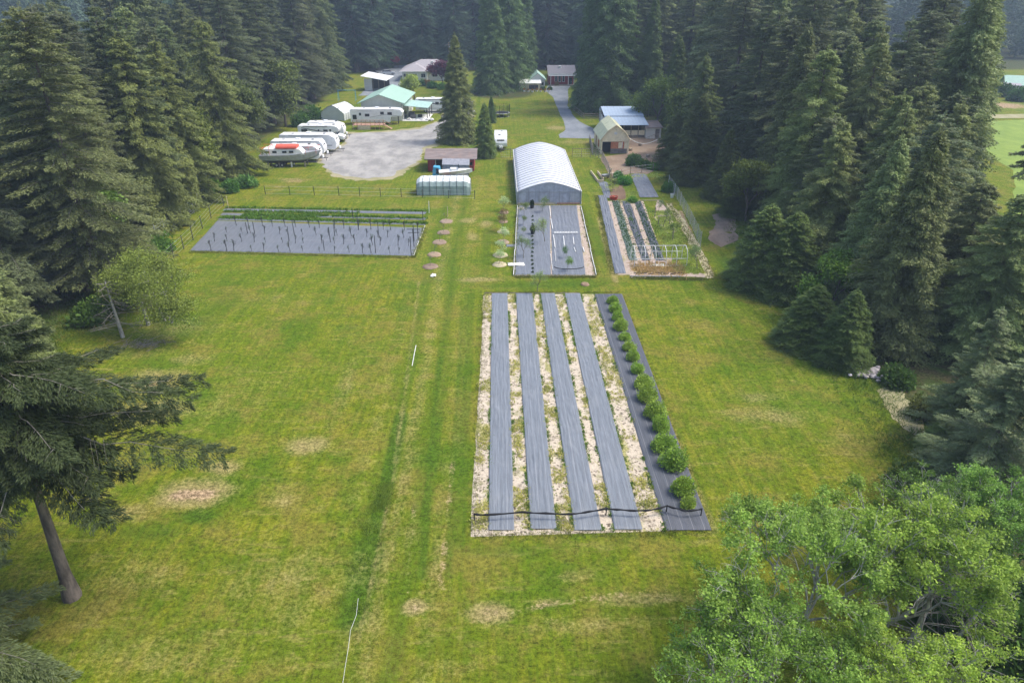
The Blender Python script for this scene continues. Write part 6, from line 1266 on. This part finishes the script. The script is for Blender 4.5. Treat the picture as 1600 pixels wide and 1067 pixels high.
def white_roof_shed():
    x0, y0 = g(570, 142); x1, _ = g(600, 143); W = x1-x0; t = thing('open_shelter', 'open fronted shelter with a tilted white roof behind the workshop', 'shelter', (x0, y0, 0), -.18)
    MB().slab([(-.6, -.8, 4.0), (W+1.2, -.8, 2.9), (W+1.2, 6.0, 3.3), (-.6, 6.0, 4.4)], .14).build('roof', M['whitetin'], t); MB().box(W*.2, .1, 1.6, W*.4, .1, 3.2).build('wall', M['stucco'], t); MB().box(W*.5, 5.4, 1.5, W, .1, 3.0).build('back_wall', M['darksteel'], t)
    for xx in (W*.45, W*.75, W*1.05): MB().box(xx, .1, 1.5, .15, .15, 3.0).build('post', M['wood'], t)
white_roof_shed()
def red_shed():
    x0, y0 = g(669, 268); x1, _ = g(741, 268); W = x1-x0; t = thing('red_shed', 'low red board shed with a brown grey roof and open bays beside the lone cedar', 'shed', (x0, y0, 0)); D = 5.6; ze, zr = 2.1, 3.0
    r = MB(); r.slab([(-.5, -.7, ze), (W+.5, -.7, ze), (W+.5, D*.55, zr), (-.5, D*.55, zr)], .12); r.slab([(-.5, D*.55+.001, zr), (W+.5, D*.55+.001, zr), (W+.5, D+.5, ze+.2), (-.5, D+.5, ze+.2)], .12); r.build('roof', M['brownroof'], t)
    for a, b in ((0, .16), (.86, 1.0)): MB().box(W*(a+b)/2, .06, ze/2-.06, W*(b-a), .1, ze-.14).build('front_wall', M['redpaint'], t)
    MB().box(W/2, D-.1, 1.1, W, .1, 2.2).build('back_wall', M['redpaint'], t); MB().box(.06, D/2, 1.0, .1, D-.3, 2.0).build('side_wall', M['redpaint'], t); MB().box(W-.06, D/2, 1.0, .1, D-.3, 2.0).build('side_wall', M['redpaint'], t)
    MB().box(W*.5, 1.9, .9, W*.66, .08, 1.8).build('inner_wall', M['greyboard'], t)
    for u in (.17, .63): MB().box(W*u, -.02, ze/2-.05, .13, .1, ze-.12).build('post', M['whitepaint'], t)
    ln = MB(); ln.slab([(W*.66, 0.0, 1.9), (W*.69, 0.0, 1.95), (W*.83, 0.02, .35), (W*.80, 0.02, .3)], .05); ln.build('brace', M['whitepaint'], t)
    MB().box(W*.93, -.01, 1.2, .5, .04, .5).build('window', M['glass'], t)
red_shed()
def tarp_shelter():
    (x0, y0), (x1, _) = g(651, 306), g(735, 306); W = x1-x0; t = thing('tarp_shelter', 'long arched boat shelter under a white and grey green cover', 'shelter', (x0, y0, 0)); D = 3.4; n = 12; h = 2.35
    def prof(inset=0): return [(0+inset, 0), (.04+inset, 1.35), (.35, 1.95), (1.0, 2.3), (D/2, h), (D-1.0, 2.3), (D-.35, 1.95), (D-.04, 1.35), (D, 0)]
    vs = []; ns = 17
    for i in range(ns):
        u = i/(ns-1); e = min(1, min(u, 1-u)/.07); k = .80 + .2*e; sag = -.05*(i % 2)
        for a, b in prof(): vs.append((W*u, D/2 + (a-D/2)*(.86+.14*e), b*k + sag*(b > 1)))
    m9 = 9; top = MB(); top.add(vs, [(i*m9+j, i*m9+j+1, (i+1)*m9+j+1, (i+1)*m9+j) for i in range(ns-1) for j in range(2, 6)] ); top.build('top_cover', M['tarpwhite'], t)
    sd_ = MB(); sd_.add(vs, [(i*m9+j, i*m9+j+1, (i+1)*m9+j+1, (i+1)*m9+j) for i in range(ns-1) for j in (0, 1, 6, 7)] + [tuple(range(9)), tuple((ns-1)*m9+j for j in range(8, -1, -1))]); sd_.build('side_cover', M['tarpgreen'], t)
    for i in range(0, ns, 2):
        u = i/(ns-1); e = min(1, min(u, 1-u)/.07); k = .8+.2*e; MB().path([(W*u, D/2+(a-D/2)*(.86+.14*e)-.03*(a < D/2)+.03*(a > D/2), b*k+.02) for a, b in prof()], .028, 4).build('hoop', M['darksteel'], t)
tarp_shelter()
def clutter():
    x, y = g(712, 281); t = thing('covered_boat', 'white open boat among clutter behind the arched shelter', 'boat', (x, y+.6, 0), .15); vs = []
    for i in range(9):
        u = i/8; b = .95*(1-max(0, (u-.4)/.6)**2); zk = .45+.5*u**3
        vs += [(-2.6+5.2*u, 0, zk), (-2.6+5.2*u, -b, 1.25+.25*u), (-2.6+5.2*u, b, 1.25+.25*u)]
    MB().add(vs, [(i*3+j, i*3+(j+1) % 3, (i+1)*3+(j+1) % 3, (i+1)*3+j) for i in range(8) for j in range(3)] + [(0, 1, 2)]).build('hull', M['white'], t); MB().box(-.2, 0, 1.5, 1.2, 1.1, .35).build('console', M['whitepaint'], t, .05)
    MB().box(.5, 0, 1.9, .1, 1.1, .5).build('windscreen', M['glass'], t, .02); MB().box(-2.8, 0, 1.3, .4, .4, .8).build('outboard_motor', M['black'], t, .06); MB().box(-.3, 0, .3, 4.6, 1.3, .12).build('trailer_frame', M['steel'], t)
    for s in (-1, 1): wheel(t, -.8, s*.85, .3, .3, .2)
    x0, y0 = g(690, 279); x1, _ = g(733, 279); W = x1-x0; t = thing('tarp_wall', 'grey tarp lean-to between the red shed and the arched shelter', 'lean-to', (x0, y0+1.9, 0))
    MB().slab([(0, 0, 1.7), (W, 0, 1.6), (W, 1.6, 2.2), (0, 1.6, 2.3)], .04).build('tarp', M['tarpgrey'], t); MB().box(W/2, .06, .85, W-.1, .03, 1.55).build('side_tarp', M['tarpgrey'], t)
    for xx in (.05, W-.05): MB().tube((xx, 0.02, 0), (xx, .02, 1.62), .05).build('post', M['wood'], t); MB().tube((xx, 1.5, 0), (xx, 1.5, 2.1), .05).build('post', M['wood'], t)
    x, y = g(683, 278); t = thing('blue_tarp', 'bright blue tarp draped over a stack beside the red shed', 'tarp', (x, y+.4, 0)); MB().hexa([(-.55, -.45, 1.75), (.45, -.5, 1.6), (.5, .5, 1.7), (-.5, .45, 1.8)], [(-.75, -.7, .05), (.7, -.65, .05), (.75, .7, .05), (-.7, .7, .05)]).build('tarp', M['tarpblue'], t, .12); MB().path([(-.8, -.75, .9), (.74, -.72, .9), (.78, .74, .9), (-.76, .74, .9), (-.8, -.75, .9)], .02, 4).build('rope', M['wood'], t)
    for k, (px, py, lb, mm_) in enumerate(((700, 283, 'red handled pallet of scrap behind the arched shelter', 'redcanvas'), (722, 272, 'pale crate of scrap beside the grey tarp', 'whitepaint'), (672, 283, 'white tank by the left end of the arched shelter', 'white'))):
        t = thing('scrap_crate', lb, 'crate', (*g(px, py), 0), .3*k)
        for s in (-.5, .5): MB().box(0, s, .35, 1.3, .06, .6).build('side', M[mm_], t)
        for s in (-.62, .62): MB().box(s, 0, .35, .06, .94, .6).build('side', M[mm_], t)
        MB().box(0, 0, .04, 1.3, 1.0, .06).build('base', M['wood'], t)
clutter()
def dome_tent():
    x, y = g(518, 190); t = thing('dome_shelter', 'pale translucent arched tent at the far corner of the gravel yard', 'tent', (x, y+1.5, 0), -.3); pr = arch(5.6, 1.5, 2.9, 8); n = len(pr); c = MB(); vs = []
    for yy in np.linspace(0, 6, 7): vs += [(a, yy, b) for a, b in pr]
    c.add(vs, [(j*n+i, j*n+i+1, (j+1)*n+i+1, (j+1)*n+i) for j in range(6) for i in range(n-1)]); c.build('cover', M['tarpwhite'], t)
    MB().prism([(a*.97, b*.97) for a, b in pr], 'y', .03, .08).build('end_panel', M['poly'], t)
    for yy in np.linspace(0, 6, 7): MB().path([(a*1.01, yy, b*1.01) for a, b in pr], .035, 4).build('hoop', M['rail'], t)
dome_tent()
rocks('junk_heap', 'heap of white clutter between the arched tent and the workshop', 548, 172, 40, 2.2, M['stucco'], .55, 21)
t = thing('swing_frame', 'blue metal swing frame at the edge of the left woods', 'swing frame', (*g(543, 158), 0))
for s in (-2.2, 2.2):
    for d_ in (-1, 1): MB().tube((s, d_*.9, 0), (s, 0, 2.6), .05).build('leg', M['tarpblue'], t)
MB().tube((-2.3, 0, 2.6), (2.3, 0, 2.6), .06).build('top_bar', M['tarpblue'], t)
def farm_house():
    x0, y0 = g(858, 133.5); x1, _ = g(889, 133.5); W = x1-x0+1.5; t = thing('red_house', 'red board house with grey roof and white windows at the end of the drive', 'house', (x0, y0, 0)); gable(t, 0, W, 0, 9, 3.3, 5.0, 'redpaint', 'darkshingle', 'x', .5)
    MB().box(W/2, -.6, 3.12, W+1.1, .1, .28).build('fascia', M['whitepaint'], t); MB().slab([(-.3, -1.4, 2.75), (W+.3, -1.4, 2.75), (W+.3, -.02, 3.05), (-.3, -.02, 3.05)], .1).build('porch_roof', M['rail'], t)
    for u in (.27, .42, .57): wall_window(t, W*u, 0, 1.75, .55, 1.5, mull=0)
    o = MB().box(W*.85, -.03, 1.05, .9, .06, 2.0).build('door', M['glass'], t); MB().box(W*.85+.35, -.08, 1.0, .06, .06, .16).build('handle', M['steel'], o)
    for u in (.05, .75, .97): MB().box(W*u, -1.25, 1.35, .14, .14, 2.7).build('post', M['whitepaint'], t)
    MB().box(W*.45, 3.0, 4.75, .7, .7, .7).build('skylight', M['whitepaint'], t, .03); MB().box(W/2, -.9, .12, W, 1.6, .2).build('porch_floor', M['wood'], t)
farm_house()
def green_shed():
    x0, y0 = g(829, 142); x1, _ = g(852, 142); W = x1-x0; t = thing('green_roofed_shed', 'white walled shed with a pale green roof left of the paved drive', 'shed', (x0, y0+2.6, 0)); gable(t, 0, W, 0, 9.5, 2.7, 4.3, 'stucco', 'palegreentin', 'y', .4)
    ln = MB().slab([(-3.2, -2.9, 2.0), (W*.72, -2.9, 2.0), (W*.72, .1, 2.75), (-3.2, .1, 2.75)], .1).build('lean_to_roof', M['whitetin'], t)
    MB().box(-.7+W*.1, -2.3, .95, W*.9+2.2, .1, 1.8).build('lean_to_wall', M['cream'], t); MB().box(W*.2, -2.42, .9, 2.6, .06, 1.1).build('rack', M['darksteel'], t)
    for xx in (-3.0, -1.0, 1.2, W*.7): MB().box(xx, -2.8, 1.0, .12, .12, 1.9).build('post', M['wood'], t)
    wall_window(t, W*.85, 0, 1.5, .6, .8, mull=0)
green_shed()
for k in range(7):
    t = thing('white_planter', 'small white planter in the row before the green roofed shed', 'planter', (*g(819+6.5*k, 143.5+(k % 3)*.5), 0), 0, 'planters before the green roofed shed'); MB().lathe([(.28, 0), (.36, .45), (.32, .45), (.26, .1)], 10).build('pot', M['pvc'], t); c = link('plant', BU[k % 4][0], None, t); c.location = (0, 0, .35); c.scale = (.6, .6, .7); c.color = (1.6, .6, .8, 1)
# far neighbour on the right, its green roof and pasture edge
x, y, _ = P(1590, 152, 0); t = thing('green_roofed_house', 'far house with a green and grey roof beyond the pasture on the right', 'house', (x-1, y+4, 0), -.4); gable(t, 0, 9, 0, 7, 2.8, 4.6, 'stucco', 'greentin', 'x', .6)
for k in range(4): wall_window(t, 1.3+2.1*k, 0, 1.6, .8, 1.2)
MB().box(-1.2, -.6, 1.4, .2, .2, 2.8).build('post', M['whitepaint'], t); MB().slab([(-2.5, -2, 2.7), (3, -2, 2.7), (3, 0, 3.1), (-2.5, 0, 3.1)], .1).build('porch_roof', M['shingle'], t)
x, y, _ = P(1365, 175, 0); t = thing('white_house', 'white walled house glimpsed between trunks of the right woods', 'house', (x, y, 0), -.2); gable(t, 0, 11, 0, 8, 3.2, 5.4, 'stucco', 'shingle', 'x', .5)
for k in range(3): wall_window(t, 2+3.3*k, 0, 1.7, 1.0, 1.2)
MB().box(9.2, -.06, 1.05, 1.0, .08, 2.1).build('door', M['redcanvas'], t)
x, y, _ = P(1524, 190, 0); t = thing('fallen_pole', 'white trunk lying on the far edge of the pasture', 'log', (x, y, 0), -.2); MB().tube((-2.2, 0, .3), (2.4, 0, .25), .28, .2, 8).build('trunk', M['whitepaint'], t); MB().tube((1.6, 0, .3), (2.5, .9, .5), .12, .06, 6).build('limb', M['whitepaint'], t)
for px, py, h, lb in ((1170, 20, 0, ''),):
    pass
t = thing('utility_pole', 'grey utility pole behind the hip roofed house', 'utility pole', (*g(703, 118), 0)); MB().tube((0, 0, 0), (0, 0, 10), .16, .12, 8).build('pole', M['wood'], t); MB().box(0, 0, 9.2, 2.2, .12, .14).build('crossarm', M['wood'], t); MB().lathe([(.02, 0), (.16, 0), (.18, .3), (.16, .6), (.02, .62)], 10).build('transformer', M['steel'], t, loc=(.3, 0, 8.1))

# ------------------------------------------------------------------ haze: clear air near, bluish far
hz = MB().box(0, 330, 24.0, 1500, 760, 52.0)
o = hz.build('haze', None); setting(o, 'stuff')
hm = bpy.data.materials.new('haze'); hm.use_nodes = True; ht = hm.node_tree; ht.nodes.remove(ht.nodes['Principled BSDF'])
pv = ht.nodes.new('ShaderNodeVolumePrincipled'); pv.inputs['Color'].default_value = (.62, .78, 1.0, 1); pv.inputs['Density'].default_value = .00048; pv.inputs['Anisotropy'].default_value = .1
ht.links.new(pv.outputs[0], ht.nodes['Material Output'].inputs['Volume']); o.data.materials.append(hm)
